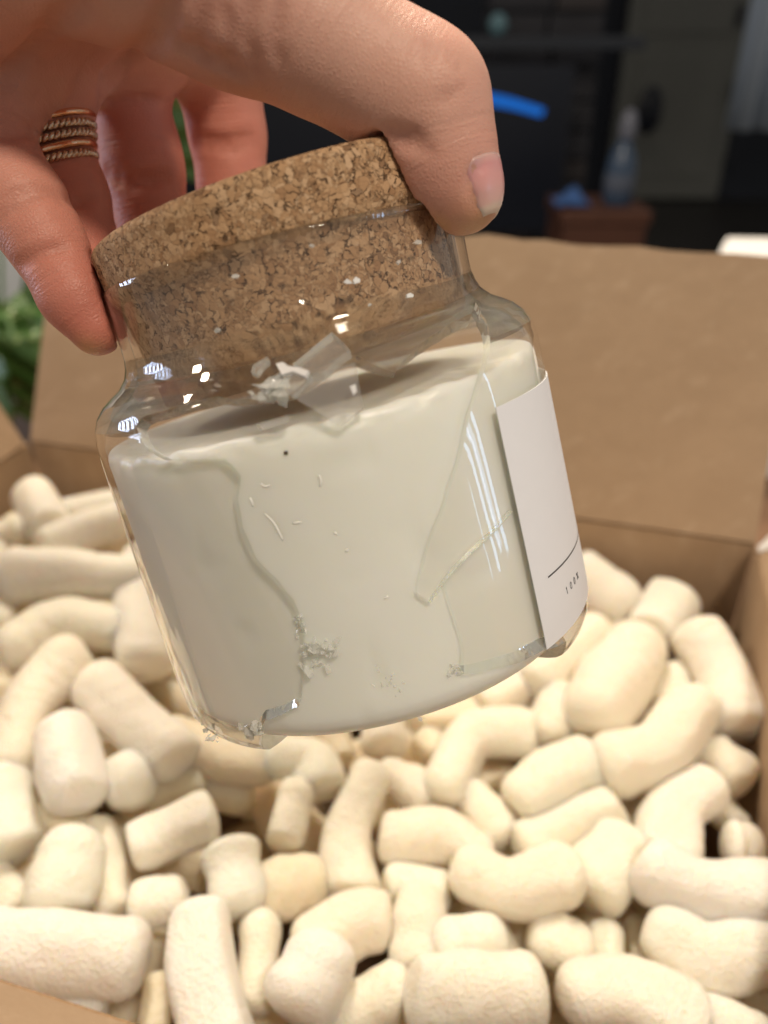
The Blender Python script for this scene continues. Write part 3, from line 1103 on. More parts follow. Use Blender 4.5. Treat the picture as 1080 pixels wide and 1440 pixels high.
# centre line in pixels, width in pixels, lift in cm over the pile, colour, label
PN = [
    ([(48, 698), (66, 738)], 60, .9, PALE, 'two lobed peanut standing farthest back in the left corner of the box'),
    ([(-18, 758), (24, 748)], 46, .6, CREAM, 'round ended peanut at the left frame edge in front of the two lobed one'),
    ([(96, 720), (155, 712)], 46, .4, PALE, 'small pale peanut behind the long slanting one at the back left'),
    ([(72, 768), (130, 744), (195, 722)], 60, .7, PALE, 'long peanut slanting up to the right beside the left side of the jar'),
    ([(30, 810), (90, 806), (180, 812)], 76, 1.0, PALE, 'fat straight horizontal peanut on the upper left, above the arched one'),
    ([(-14, 772), (0, 830), (-4, 872)], 50, .3, CREAM, 'peanut cut by the left frame edge beside the fat horizontal one'),
    ([(32, 906), (92, 878), (168, 888)], 76, .7, CREAM, 'gently arched peanut lying below the fat horizontal one on the left'),
    ([(208, 790), (196, 860), (204, 925)], 78, .5, PALE, 'upright peanut half hidden behind the left side of the jar'),
    ([(94, 932), (40, 992), (14, 1062)], 80, 1.0, CREAM, 'curved peanut sweeping down to the left frame edge below the arched one'),
    ([(-14, 930), (-2, 972)], 44, .2, TAN_SHADE, 'peanut end at the left frame edge under the curved one'),
    ([(148, 972), (195, 1020), (238, 1058)], 92, 1.0, PALE, 'thick straight peanut slanting down right, left of the jar bottom'),
    ([(92, 1034), (108, 1110)], 94, 1.9, WHITE, 'white stubby peanut with a cut end on top of the left pile'),
    ([(166, 1102), (186, 1096)], 78, .9, PALE, 'round peanut end peeping out right of the white stubby one'),
    ([(-6, 1108), (14, 1188)], 94, .9, PALE, 'broad peanut at the left frame edge below the white stubby one'),
    ([(98, 1202), (80, 1262)], 98, 1.4, PALE, 'wedge shaped pale peanut just above the frosty horizontal one'),
    ([(138, 1172), (162, 1272)], 58, .3, CREAM, 'narrow cream peanut right of the wedge shaped one'),
    ([(-12, 1228), (10, 1268)], 60, .5, CREAM, 'short peanut at the left frame edge above the frosty horizontal one'),
    ([(208, 1184), (282, 1150)], 84, 1.2, PALE, 'blocky peanut with square ends, centre left of the pile'),
    ([(245, 1044), (320, 1068), (362, 1072)], 72, .3, TAN_SHADE, 'long peanut in the shade right under the bottom left corner of the jar'),
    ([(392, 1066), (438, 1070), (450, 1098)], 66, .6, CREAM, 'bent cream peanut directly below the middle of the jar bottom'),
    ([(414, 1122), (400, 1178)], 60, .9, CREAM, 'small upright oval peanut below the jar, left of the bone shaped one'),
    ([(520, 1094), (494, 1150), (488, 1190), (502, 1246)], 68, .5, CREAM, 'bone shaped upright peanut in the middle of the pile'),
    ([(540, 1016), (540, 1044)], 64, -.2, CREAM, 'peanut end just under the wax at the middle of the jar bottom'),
    ([(468, 1030), (480, 1064)], 46, -.6, TAN_SHADE, 'shaded peanut left of the peanut end under the wax'),
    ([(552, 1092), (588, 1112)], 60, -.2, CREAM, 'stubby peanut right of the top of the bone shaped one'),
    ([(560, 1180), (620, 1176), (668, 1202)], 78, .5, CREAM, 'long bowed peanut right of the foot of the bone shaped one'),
    ([(268, 1104), (332, 1120)], 56, -.5, TAN_SHADE, 'shaded peanut between the blocky one and the jar bottom'),
    ([(325, 1205), (336, 1264)], 82, 1.0, PALE, 'pale domed peanut standing right of the blocky one'),
    ([(388, 1252), (432, 1238)], 86, .4, TAN_SHADE, 'tan peanut with a bright rim right of the pale domed one'),
    ([(-24, 1326), (70, 1338), (178, 1342)], 106, 2.0, WHITE, 'big frosty white horizontal peanut at the lower left above the box edge'),
    ([(98, 1416), (134, 1420)], 60, 1.2, WHITE, 'small white peanut end peeping over the near box edge'),
    ([(205, 1268), (240, 1264)], 68, 1.0, PALE, 'short pale peanut between the blocky one and the frosty upright one'),
    ([(284, 1292), (290, 1372), (312, 1455)], 100, 2.2, WHITE, 'big frosty white upright peanut at the bottom, left of the egg shaped one'),
    ([(224, 1388), (214, 1450)], 46, .4, TAN_SHADE, 'narrow shaded peanut left of the frosty upright one'),
    ([(366, 1308), (360, 1402)], 62, .8, CREAM, 'peanut in the gap between the frosty upright and the egg shaped one'),
    ([(452, 1354), (430, 1402)], 108, 2.2, WHITE, 'egg shaped white peanut at the bottom, seen end on'),
    ([(438, 1332), (498, 1298), (532, 1296)], 84, 1.1, CREAM, 'bent cream peanut behind the egg shaped one'),
    ([(488, 1432), (560, 1398)], 90, 1.0, CREAM, 'cream peanut at the bottom edge right of the egg shaped one'),
    ([(592, 1272), (584, 1342)], 78, 1.1, CREAM, 'upright cream peanut left of the grey ended one'),
    ([(556, 1244), (616, 1254)], 60, .5, CREAM, 'peanut under the left end of the smooth smile shaped one'),
    ([(668, 1228), (722, 1248), (784, 1230)], 90, 1.5, CREAM, 'smooth smile shaped peanut in the lower middle of the pile'),
    ([(640, 1332), (676, 1322)], 80, 1.5, PALE, 'greyish rounded peanut end under the smile shaped one'),
    ([(596, 1402), (664, 1402), (738, 1396)], 114, 2.1, PALE, 'big horizontal peanut at the bottom edge, centre of the picture'),
    ([(766, 1322), (800, 1330)], 76, 1.0, CREAM, 'knobbly cream peanut between the smile shaped one and the bottom row'),
    ([(852, 1316), (856, 1352)], 50, .7, CREAM, 'small square topped peanut right of the knobbly one'),
    ([(822, 1396), (882, 1402), (962, 1440)], 104, 1.9, PALE, 'large pale peanut at the bottom right sloping down to the corner'),
    ([(980, 1436), (1064, 1466)], 80, 1.8, PALE, 'rough peanut in the bottom right corner'),
    ([(946, 1322), (1000, 1350), (1074, 1322)], 92, 1.7, PALE, 'sagging peanut at the right frame edge, second from the bottom'),
    ([(922, 1228), (986, 1254), (1080, 1264)], 94, 2.0, WHITE, 'long pale frosted peanut at the right frame edge above the sagging one'),
    ([(1034, 1192), (1052, 1194)], 66, 1.2, PALE, 'round knob of a peanut against the right wall of the box'),
    ([(992, 1108), (948, 1138), (940, 1188)], 84, 1.2, PALE, 'bent peanut arching over above the long frosted one on the right'),
    ([(1000, 1060), (1036, 1092)], 66, .7, CREAM, 'short peanut by the right wall under the end of the tall upright one'),
    ([(1014, 1140), (1036, 1162)], 46, .1, CREAM, 'small shaded peanut between the round knob and the arching one'),
    ([(872, 1074), (932, 1054), (976, 996)], 84, 1.5, CREAM, 'large C shaped peanut on the right, curving up towards the back'),
    ([(955, 952), (936, 990)], 50, .3, CREAM, 'small peanut behind the top of the large C shaped one'),
    ([(984, 902), (1014, 950), (1034, 1008)], 84, 1.2, PALE, 'tall peanut standing against the right wall of the box'),
    ([(940, 848), (914, 884)], 76, .4, PALE, 'rounded peanut leaning on the back wall near the right corner'),
    ([(816, 814), (864, 842)], 78, .3, PALE, 'peanut touching the back wall just right of the label'),
    ([(892, 922), (842, 998)], 104, 1.1, CREAM, 'broad thick peanut right of the bottom of the label'),
    ([(764, 950), (832, 892)], 70, .4, CREAM, 'peanut tucked behind the bottom right edge of the jar'),
    ([(786, 980), (770, 1026)], 64, .3, CREAM, 'short upright peanut between the broad thick one and the arch'),
    ([(734, 1032), (664, 1038), (630, 1102)], 72, .3, CREAM, 'arch shaped peanut below the right part of the jar bottom'),
    ([(686, 988), (770, 942)], 60, -.3, CREAM, 'shaded peanut close under the right part of the jar bottom'),
    ([(606, 1010), (664, 1008)], 50, -.7, TAN_SHADE, 'peanut hidden behind the top of the arch shaped one'),
    ([(598, 1042), (622, 1066)], 52, -1.0, TAN_SHADE, 'dark shaded peanut inside the hollow left of the arch'),
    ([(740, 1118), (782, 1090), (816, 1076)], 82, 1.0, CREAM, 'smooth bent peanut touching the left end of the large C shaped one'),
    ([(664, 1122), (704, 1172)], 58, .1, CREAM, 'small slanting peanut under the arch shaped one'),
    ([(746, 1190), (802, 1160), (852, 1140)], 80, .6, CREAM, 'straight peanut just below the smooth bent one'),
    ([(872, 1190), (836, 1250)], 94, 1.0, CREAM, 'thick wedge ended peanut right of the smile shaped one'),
    ([(72, 1150), (104, 1166)], 60, .1, TAN_SHADE, 'shaded peanut under the white stubby one'),
    ([(218, 1112), (270, 1100)], 58, -.1, TAN_SHADE, 'shaded peanut behind the top of the blocky one'),
    ([(868, 882), (892, 904)], 50, -.4, TAN_SHADE, 'shaded grey peanut between the back wall one and the broad thick one'),
    ([(1048, 1402), (1092, 1408)], 54, .9, TAN_SHADE, 'peanut under the sagging one at the right frame edge'),
    ([(690, 1310), (722, 1360)], 50, .6, CREAM, 'narrow cream peanut between the greyish end and the knobbly one'),
    ([(895, 1310), (905, 1365)], 46, .2, TAN_SHADE, 'tan peanut in the hollow right of the small square topped one'),
]
for i, (px, wd, lift, colr, lb) in enumerate(PN):
    path = []
    dd = []
    for k, (x, y) in enumerate(px):
        d = heap_depth(x, y, lift * .01 - 0.006)
        dd.append(d)
        path.append(wpt(x, y, d))
    rad = wd / 2 * float(np.mean(dd)) / F
    path = np.array(path)
    # the traced line runs to the ends: pull it in by the cap
    j = 0.04 * RNG.normal(size=3)
    colv = tuple(np.clip(np.array(colr) * (1 + j[0] * .5), 0, .92))
    peanut_mesh('packing_peanut', path, rad, colv, lb, G, 100 + i)

# the layers beneath, glimpsed through the gaps
cnt = 0
for layer, (drop, num) in enumerate([(0.023, 110), (0.044, 70)]):
    for i in range(num):
        u, v = random.uniform(.05, .95), random.uniform(.05, .95)
        X = BR + E1 * WIDE * u + E2 * DEEP * v
        z = CAM[2] + HA + HB * X[0] + HC * X[1] - drop - .010 + random.uniform(-.006, .006)
        a = random.uniform(0, 6.28)
        dv = np.array([math.cos(a), math.sin(a), random.uniform(-.35, .35)])
        c = np.array([X[0], X[1], z])
        L = random.uniform(.010, .020)
        bend = np.cross(dv, UP) * random.uniform(-.008, .008)
        q = [c - dv * L, c + bend, c + dv * L]
        ok = True
        for p in q:
            uu, vv = (p - BR) @ E1, (p - BR) @ E2
            if not (.013 < uu < WIDE - .013 and .013 < vv < DEEP - .013):
                ok = False
        if not ok:
            continue
        peanut_mesh('packing_peanut', q, random.uniform(.0098, .0115), TAN_SHADE, 'packing peanut coloured tan for the shade, buried under the top layer of the pile', 'buried packing peanuts', 900 + cnt, 14)
        cnt += 1

# ------------------------------------------------------------------ the hand: one skin grown round its bones


def px(x, y, d, r):
    """joint at a pixel and depth, with the half width of the finger there in pixels"""
    return (*cpt(x, y, d), r * d / F)


PALM = [
    [(-190, -330, .112, 205), (-60, -120, .128, 150), (-4, 92, .147, 80)],
    [(-190, -330, .112, 205), (0, -110, .135, 125), (86, 80, .157, 60)],
    [(-190, -330, .112, 205), (80, -110, .142, 115), (188, 46, .166, 76)],
    [(-190, -330, .112, 205), (160, -90, .146, 110), (302, 26, .172, 76)],
    [(-190, -330, .112, 205), (-40, -170, .120, 150), (200, -92, .122, 128), (330, -6, .124, 106)],
]
THUMB = [(330, -4, .124, 110), (405, 26, .1255, 98), (483, 75, .1275, 84), (560, 122, .129, 80), (598, 142, .1295, 79), (611, 200, .1315, 66), (630, 248, .1325, 59), (654, 278, .1325, 46)]
INDEX = [(302, 26, .172, 76), (306, 105, .180, 58), (320, 190, .186, 50), (327, 265, .190, 45), (330, 350, .192, 43), (330, 410, .189, 38)]
MIDDLE = [(188, 46, .166, 76), (181, 122, .172, 50), (197, 210, .176, 51), (204, 250, .177, 50), (214, 310, .178, 45), (228, 380, .178, 42), (236, 430, .176, 37)]
RING = [(86, 80, .157, 60), (69, 140, .158, 53), (66, 188, .159, 54), (84, 265, .160, 56), (92, 290, .160, 55), (110, 345, .158, 50), (138, 405, .156, 46), (158, 440, .155, 40)]
PINKY = [(-4, 92, .147, 80), (-24, 185, .146, 61), (14, 262, .1455, 55), (40, 300, .1452, 55), (70, 350, .145, 47), (104, 415, .1452, 44), (136, 462, .146, 38)]
STEP = 0.00068
LO = np.array([-0.108, 0.018, -0.208])
HI = np.array([0.030, 0.130, -0.088])
gx, gy, gz = [np.arange(LO[i], HI[i], STEP, dtype=np.float32) for i in range(3)]
SHP = (len(gx), len(gy), len(gz))


def window(lo, hi):
    sl = []
    for i, g in enumerate((gx, gy, gz)):
        a = int(np.clip(np.searchsorted(g, lo[i]), 0, len(g)))
        b = int(np.clip(np.searchsorted(g, hi[i]), 0, len(g)))
        sl.append(slice(a, b))
    return tuple(sl)


def pts_of(sl):
    return gx[sl[0]][:, None, None], gy[sl[1]][None, :, None], gz[sl[2]][None, None, :]


def capsule(fld, A, B, k, pad=0.012):
    """smooth-union a tapered capsule into the field"""
    a, b = np.array(A[:3], np.float32), np.array(B[:3], np.float32)
    ra, rb = A[3], B[3]
    m = max(ra, rb) + pad
    sl = window(np.minimum(a, b) - m, np.maximum(a, b) + m)
    X, Y, Z = pts_of(sl)
    ab = b - a
    L2 = float(ab @ ab) + 1e-12
    t = np.clip(((X - a[0]) * ab[0] + (Y - a[1]) * ab[1] + (Z - a[2]) * ab[2]) / L2, 0, 1)
    d = np.sqrt((X - a[0] - t * ab[0]) ** 2 + (Y - a[1] - t * ab[1]) ** 2 + (Z - a[2] - t * ab[2]) ** 2) - (ra + (rb - ra) * t)
    f = fld[sl]
    h = np.clip(0.5 + 0.5 * (f - d) / k, 0, 1)
    fld[sl] = f * (1 - h) + d * h - k * h * (1 - h)


def chain(fld, C, k):
    C = [px(*q) for q in C]
    for a, b in zip(C[:-1], C[1:]):
        capsule(fld, a, b, k)


palm = np.full(SHP, 0.05, np.float32)
for c in PALM:
    chain(palm, c, 0.010)
skin = palm.copy()
for C, kk in ((THUMB, .006), (INDEX, .004), (MIDDLE, .004), (RING, .004), (PINKY, .004)):
    fgr = np.full(SHP, 0.05, np.float32)
    chain(fgr, C, kk)
    h = np.clip(0.5 + 0.5 * (palm - fgr) / 0.005, 0, 1)
    u = palm * (1 - h) + fgr * h - 0.005 * h * (1 - h)
    skin = np.minimum(skin, u)
    del fgr, h, u


def groove(P, depth, sig):
    """a crease along a pixel polyline lying at given depths"""
    P = [cpt(*q) for q in P]
    for a, b in zip(P[:-1], P[1:]):
        a, b = a.astype(np.float32), b.astype(np.float32)
        sl = window(np.minimum(a, b) - 3 * sig, np.maximum(a, b) + 3 * sig)
        X, Y, Z = pts_of(sl)
        ab = b - a
        t = np.clip(((X - a[0]) * ab[0] + (Y - a[1]) * ab[1] + (Z - a[2]) * ab[2]) / (float(ab @ ab) + 1e-12), 0, 1)
        d2 = (X - a[0] - t * ab[0]) ** 2 + (Y - a[1] - t * ab[1]) ** 2 + (Z - a[2] - t * ab[2]) ** 2
        skin[sl] = np.maximum(skin[sl], skin[sl] + depth * np.exp(-d2 / (sig * sig)))


def field_at(P):
    """trilinear look-up of the skin field"""
    q = (np.asarray(P, float) - LO) / STEP
    q = np.clip(q, 0, np.array(SHP) - 1.001)
    i = q.astype(int)
    f = q - i
    r = 0
    for dx in (0, 1):
        for dy in (0, 1):
            for dz in (0, 1):
                wgt = (f[..., 0] if dx else 1 - f[..., 0]) * (f[..., 1] if dy else 1 - f[..., 1]) * (f[..., 2] if dz else 1 - f[..., 2])
                r = r + wgt * skin[i[..., 0] + dx, i[..., 1] + dy, i[..., 2] + dz]
    return r


def skin_depth(x, y, d0=0.095, d1=0.205):
    d = np.linspace(d0, d1, 900)
    v = field_at(cpt(x, y, 1.0)[None] * d[:, None])
    i = np.argmax(v < 0)
    return d[i] if (v < 0).any() else None


CREASED = []


def crease(pl, depth=.0006, sig=.0009):
    out = []
    for a, b in zip(pl[:-1], pl[1:]):
        nn = max(2, int(math.hypot(b[0] - a[0], b[1] - a[1]) / 14))
        for i in range(nn):
            x, y = a[0] + (b[0] - a[0]) * i / nn, a[1] + (b[1] - a[1]) * i / nn
            d = skin_depth(x, y)
            if d is not None:
                out.append((x, y, d))
    CREASED.extend((cpt(*q), sig) for q in out)
    if len(out) > 1:
        groove(out, depth, sig)


CRE = [
    ([(-10, 120), (20, 98), (48, 70), (85, 30), (120, -10)], .0016, .0016),
    ([(148, 128), (156, 104), (178, 84), (215, 62), (232, 20), (240, -20)], .0014, .0015),
    ([(0, 192), (30, 186), (62, 180)], .0009, .0010),
    ([(250, 60), (300, 84), (345, 108)], .0008, .0014),
    ([(290, 0), (282, 50), (296, 96)], .00022, .0014), ([(318, 12), (326, 60), (324, 112)], .0003, .0009), ([(356, -10), (346, 50), (362, 112)], .00035, .0012),
    ([(395, 5), (388, 60), (398, 112)], .0003, .0010),
    ([(600, 62), (597, 84), (600, 104)], .00017, .0006), ([(612, 68), (610, 92)], .00017, .0005), ([(630, 76), (627, 92)], .00017, .0005), ([(644, 88), (640, 104)], .00017, .0005),
    ([(616, 138), (636, 130), (654, 112)], .00017, .0006), ([(624, 142), (640, 136)], .00017, .0006), ([(642, 122), (660, 116)], .00017, .0005),
    ([(548, 186), (575, 192), (600, 192)], .0005, .0012), ([(556, 198), (590, 206), (620, 216)], .0003, .0010),
    ([(150, 238), (180, 250), (215, 250), (250, 240)], .0007, .0012), ([(150, 248), (185, 262), (250, 252)], .0005, .0010),
    ([(140, 146), (190, 140), (232, 136)], .0005, .0010),
    ([(276, 194), (320, 200), (370, 186)], .0006, .0011), ([(276, 206), (330, 212), (370, 198)], .0004, .0010),
    ([(66, 268), (100, 282), (142, 276)], .0006, .0011),
    ([(28, 372), (45, 360), (75, 350), (104, 348)], .0006, .0009), ([(4, 300), (40, 280), (74, 272)], .0005, .0010), ([(2, 280), (30, 268), (70, 258)], .0003, .0009),
]
CRE += [([(662, 252), (670, 236), (683, 222)], .0005, .0007), ([(661, 252), (665, 276), (674, 300)], .00035, .0007)]
for c in CRE:
    crease(c[0], c[1] * 1.45, c[2])
# flesh gives way where it presses on the cork and the neck
X, Y, Z = gx[:, None, None], gy[None, :, None], gz[None, None, :]
hgt = (X - JO[0]) * AX[0] + (Y - JO[1]) * AX[1] + (Z - JO[2]) * AX[2]
for cc, ax_, rr, h0, h1 in ((JO, AX, .0344, -.02, .0533), (CO, AXk, .0335, -.02, .0133)):
    hg = (X - cc[0]) * ax_[0] + (Y - cc[1]) * ax_[1] + (Z - cc[2]) * ax_[2]
    rad2 = (X - cc[0]) ** 2 + (Y - cc[1]) ** 2 + (Z - cc[2]) ** 2 - hg * hg
    inside = np.maximum(np.sqrt(np.maximum(rad2, 0)) - rr, np.maximum(hg - h1, h0 - hg))
    skin = np.maximum(skin, -inside).astype(np.float32)
skin[0], skin[-1], skin[:, 0], skin[:, -1], skin[:, :, 0], skin[:, :, -1] = .01, .01, .01, .01, .01, .01


def surface_nets(v):
    nx, ny, nz = v.shape
    s = v < 0
    c8 = [s[dx:nx - 1 + dx, dy:ny - 1 + dy, dz:nz - 1 + dz] for dx in (0, 1) for dy in (0, 1) for dz in (0, 1)]
    tot = sum(c.astype(np.int8) for c in c8)
    act = (tot > 0) & (tot < 8)
    ids = np.full(act.shape, -1, np.int64)
    I = np.argwhere(act)
    ids[act] = np.arange(len(I))
    pos = np.zeros((len(I), 3))
    cnt_ = np.zeros(len(I))
    offs = [(a, b, c) for a in (0, 1) for b in (0, 1) for c in (0, 1)]
    for o in offs:
        for ax_ in range(3):
            if o[ax_]:
                continue
            p = list(o)
            p[ax_] = 1
            va = v[I[:, 0] + o[0], I[:, 1] + o[1], I[:, 2] + o[2]].astype(float)
            vb = v[I[:, 0] + p[0], I[:, 1] + p[1], I[:, 2] + p[2]].astype(float)
            m = (va < 0) != (vb < 0)
            t = np.where(m, va / np.where(m, va - vb, 1), 0)
            q = np.array(o, float)[None] + t[:, None] * (np.array(p) - np.array(o))[None]
            pos[m] += q[m]
            cnt_[m] += 1
    pos = I + pos / cnt_[:, None]
    faces = []
    for ax_ in range(3):
        sa = [slice(None)] * 3
        sb = [slice(None)] * 3
        sa[ax_], sb[ax_] = slice(0, -1), slice(1, None)
        A, B = s[tuple(sa)], s[tuple(sb)]
        e = np.argwhere(A != B)
        o1, o2 = [(1, 2), (2, 0), (0, 1)][ax_]
        ok = (e[:, o1] > 0) & (e[:, o2] > 0) & (e[:, o1] < v.shape[o1] - 1) & (e[:, o2] < v.shape[o2] - 1)
        e = e[ok]
        flip = A[tuple(e.T)]
        q = []
        for d1, d2 in ((0, 0), (1, 0), (1, 1), (0, 1)):
            c = e.copy()
            c[:, o1] -= d1
            c[:, o2] -= d2
            q.append(ids[tuple(c.T)])
        q = np.stack(q, 1)
        q[~flip] = q[~flip][:, ::-1]
        faces.append(q)
    return pos, np.vstack(faces)


hv, hf = surface_nets(skin)
hc = LO + hv * STEP
# relax the grid steps out of the skin
nb_sum = np.zeros_like(hc)
E = np.vstack([hf[:, [0, 1]], hf[:, [1, 2]], hf[:, [2, 3]], hf[:, [3, 0]]])
for it in range(3):
    acc = np.zeros_like(hc)
    num = np.zeros(len(hc))
    np.add.at(acc, E[:, 0], hc[E[:, 1]])
    np.add.at(acc, E[:, 1], hc[E[:, 0]])
    np.add.at(num, E[:, 0], 1)
    np.add.at(num, E[:, 1], 1)
    hc = hc * .5 + .5 * acc / num[:, None]
person = empty('person', wpt(60, 0, .14))
tag(person, 'hand gripping the cork lid from above, thumb in front and a ring on one finger', 'person')
# the forearm runs on out of the picture towards the viewer
def coarse_arm():
    W, EL = np.array(cpt(-190, -330, .112)), np.array([-.27, .075, .12])
    st_ = .0022
    lo = np.minimum(W, EL) - .05
    hi = np.maximum(W, EL) + .05
    g = [np.arange(lo[i], hi[i], st_) for i in range(3)]
    X_, Y_, Z_ = g[0][:, None, None], g[1][None, :, None], g[2][None, None, :]
    ab = EL - W
    t = np.clip(((X_ - W[0]) * ab[0] + (Y_ - W[1]) * ab[1] + (Z_ - W[2]) * ab[2]) / (ab @ ab), 0, 1)
    d = np.sqrt((X_ - W[0] - t * ab[0]) ** 2 + (Y_ - W[1] - t * ab[1]) ** 2 + (Z_ - W[2] - t * ab[2]) ** 2) - (.0208 + .0130 * np.sin(t * 1.9))
    v_, f_ = surface_nets(d.astype(np.float32))
    return lo + v_ * st_, f_


av, af = coarse_arm()
hf = np.vstack([hf, af + len(hc)])
hc = np.vstack([hc, av])
E = np.vstack([hf[:, [0, 1]], hf[:, [1, 2]], hf[:, [2, 3]], hf[:, [3, 0]]])
hand = mesh('hand', c2w(hc), hf, M_SKIN, person, True)
# where the skin is flushed, thickened, and how far along a finger each point lies
flush = np.full(len(hc), .30)
along = np.zeros((len(hc), 3), np.float32)
best = np.full(len(hc), 1e9)
for ci, (C, base, tipv) in enumerate(((THUMB, .12, .5), (INDEX, .8, .9), (MIDDLE, .85, .95), (RING, .85, .95), (PINKY, .6, 1.0))):
    C = np.array([px(*q) for q in C])
    Ls = np.concatenate([[0], np.cumsum(np.linalg.norm(np.diff(C[:, :3], axis=0), axis=1))])
    for i in range(len(C) - 1):
        a, b = C[i, :3], C[i + 1, :3]
        d = b - a
        t = np.clip(((hc - a) @ d) / (d @ d), 0, 1)
        dist = np.linalg.norm(hc - a - t[:, None] * d, axis=1) - (C[i, 3] + (C[i + 1, 3] - C[i, 3]) * t)
        s_ = (Ls[i] + t * (Ls[i + 1] - Ls[i]))
        u = s_ / Ls[-1]
        m = dist < best
        best[m] = dist[m]
        wgt = np.clip((u - .05) / .25, 0, 1)
        val = .30 * (1 - wgt) + wgt * (base + (tipv - base) * np.clip((u - .55) / .45, 0, 1))
        flush[m] = val[m]
        along[m, 0] = (s_ + ci)[m]
        along[m, 1] = hc[m, 1]
        along[m, 2] = hc[m, 2]
cal = np.zeros(len(hc))
for (x, y, d, r_) in ((668, 312, .131, 44), (620, 322, .131, 26), (124, 500, .144, 26), (150, 512, .144, 20)):
    cal = np.maximum(cal, np.exp(-(np.linalg.norm(hc - cpt(x, y, d), axis=1) / (r_ * d / F)) ** 2))
E_ = E
for it in range(25):
    acc = np.zeros(len(hc))
    num = np.zeros(len(hc))
    np.add.at(acc, E_[:, 0], flush[E_[:, 1]])
    np.add.at(acc, E_[:, 1], flush[E_[:, 0]])
    np.add.at(num, E_[:, 0], 1)
    np.add.at(num, E_[:, 1], 1)
    flush = .4 * flush + .6 * acc / num
at = hand.data.attributes.new('flush', 'FLOAT', 'POINT')
at.data.foreach_set('value', flush.astype(np.float32))
crs = np.zeros(len(hc))
for q, sg in CREASED:
    near = np.abs(hc - q).max(1) < sg * 3
    crs[near] = np.maximum(crs[near], np.exp(-((hc[near] - q) ** 2).sum(1) / (sg * .9) ** 2))
at = hand.data.attributes.new('crease', 'FLOAT', 'POINT')
at.data.foreach_set('value', crs.astype(np.float32))
at = hand.data.attributes.new('callus', 'FLOAT', 'POINT')
at.data.foreach_set('value', (cal * .7).astype(np.float32))
at = hand.data.attributes.new('along', 'FLOAT_VECTOR', 'POINT')
at.data.foreach_set('vector', along.ravel())


def nail(name, A, B, ra, rb, phi0, phi1, dep, mat_):
    """a nail plate lying on the skin: along the finger from A to B, between two angles round it"""
    a, b = cpt(*A, dep), cpt(*B, dep)
    t = (b - a) / np.linalg.norm(b - a)
    z = np.array([0, 0, 1.0])
    z = z - t * (z @ t)
    z /= np.linalg.norm(z)
    x = np.cross(t, z)
    if x[0] < 0:
        x = -x
    nu, nv = 18, 16
    top, bot = [], []
    for i in range(nu):
        u = i / (nu - 1)
        c = a + (b - a) * u
        for j in range(nv):
            v = j / (nv - 1)
            sh = 1 - .30 * max(0, (u - .7) / .3) ** 2 - .18 * max(0, (.25 - u) / .25) ** 2
            ph = math.radians((phi0 + phi1) / 2 + (phi1 - phi0) * (v - .5) * sh)
            dr = math.cos(ph) * x + math.sin(ph) * z
            rr = np.linspace(.001, .016, 160)
            f = field_at(c + dr[None] * rr[:, None])
            k = np.argmax(f > 0)
            r0 = rr[k] if (f > 0).any() else .007
            edge_ = min(1.0, min(v, 1 - v) * 7) * min(1.0, u * 6 + .05)
            top.append(c + dr * (r0 - .00004 + .00018 * edge_ + .0005 * max(0, u - .8)))
            bot.append(c + dr * (r0 - .0008))
    V = np.vstack([top, bot])
    N = nu * nv
    Fc = []
    for i in range(nu - 1):
        for j in range(nv - 1):
            q = [i * nv + j, i * nv + j + 1, (i + 1) * nv + j + 1, (i + 1) * nv + j]
            Fc += [q, [N + k for k in q[::-1]]]
    rim = list(range(nv)) + [i * nv + nv - 1 for i in range(1, nu)] + [(nu - 1) * nv + j for j in range(nv - 2, -1, -1)] + [i * nv for i in range(nu - 2, 0, -1)]
    for p, q in zip(rim, rim[1:] + rim[:1]):
        Fc.append([q, p, N + p, N + q])
    o = fix_normals(mesh(name, c2w(V), Fc, mat_, person, True))
    uu = np.repeat(np.linspace(0, 1, nu), nv)
    at_ = o.data.attributes.new('nail_u', 'FLOAT', 'POINT')
    at_.data.foreach_set('value', np.concatenate([uu, uu]).astype(np.float32))
    return o


M_NAIL, t_ = mat('fingernail')
v_ = t_.obj()
nu_ = t_.math('ADD', t_.n('ShaderNodeAttribute', attribute_name='nail_u').outputs['Fac'], t_.math('MULTIPLY', t_.noise(v_, 300, 3), .12))
nc_ = t_.ramp(nu_, [(0.02, (0.70, 0.44, 0.39)), (0.25, (0.66, 0.31, 0.31)), (0.62, (0.71, 0.37, 0.35)), (0.88, (0.76, 0.47, 0.42)), (0.97, (0.76, 0.58, 0.48))])
t_.out(t_.n('ShaderNodeBsdfPrincipled', {'Base Color': nc_.outputs[0], 'Roughness': 0.30, 'Specular IOR Level': 0.5, 'Normal': t_.bump(t_.noise(v_, 260, 3), .25, .0005),
         'Subsurface Weight': 0.3, 'Subsurface Radius': (1, .4, .3), 'Subsurface Scale': 0.002}))
nail('fingernail', (632, 268), (664, 322), 0, 0, 78, -40, .1325, M_NAIL)

# ------------------------------------------------------------------ the rings on the third finger
M_SILV = plain('old_silver', (0.80, 0.64, 0.50), 0.24, 1.0, .35, 900, 0.3)
M_COPP = plain('copper_band', (0.86, 0.56, 0.38), 0.2, 1.0, .15, 500, 0.1)
rc0, rc1 = cpt(66, 166, .1583), cpt(71, 240, .1590)
rt = (rc1 - rc0) / np.linalg.norm(rc1 - rc0)
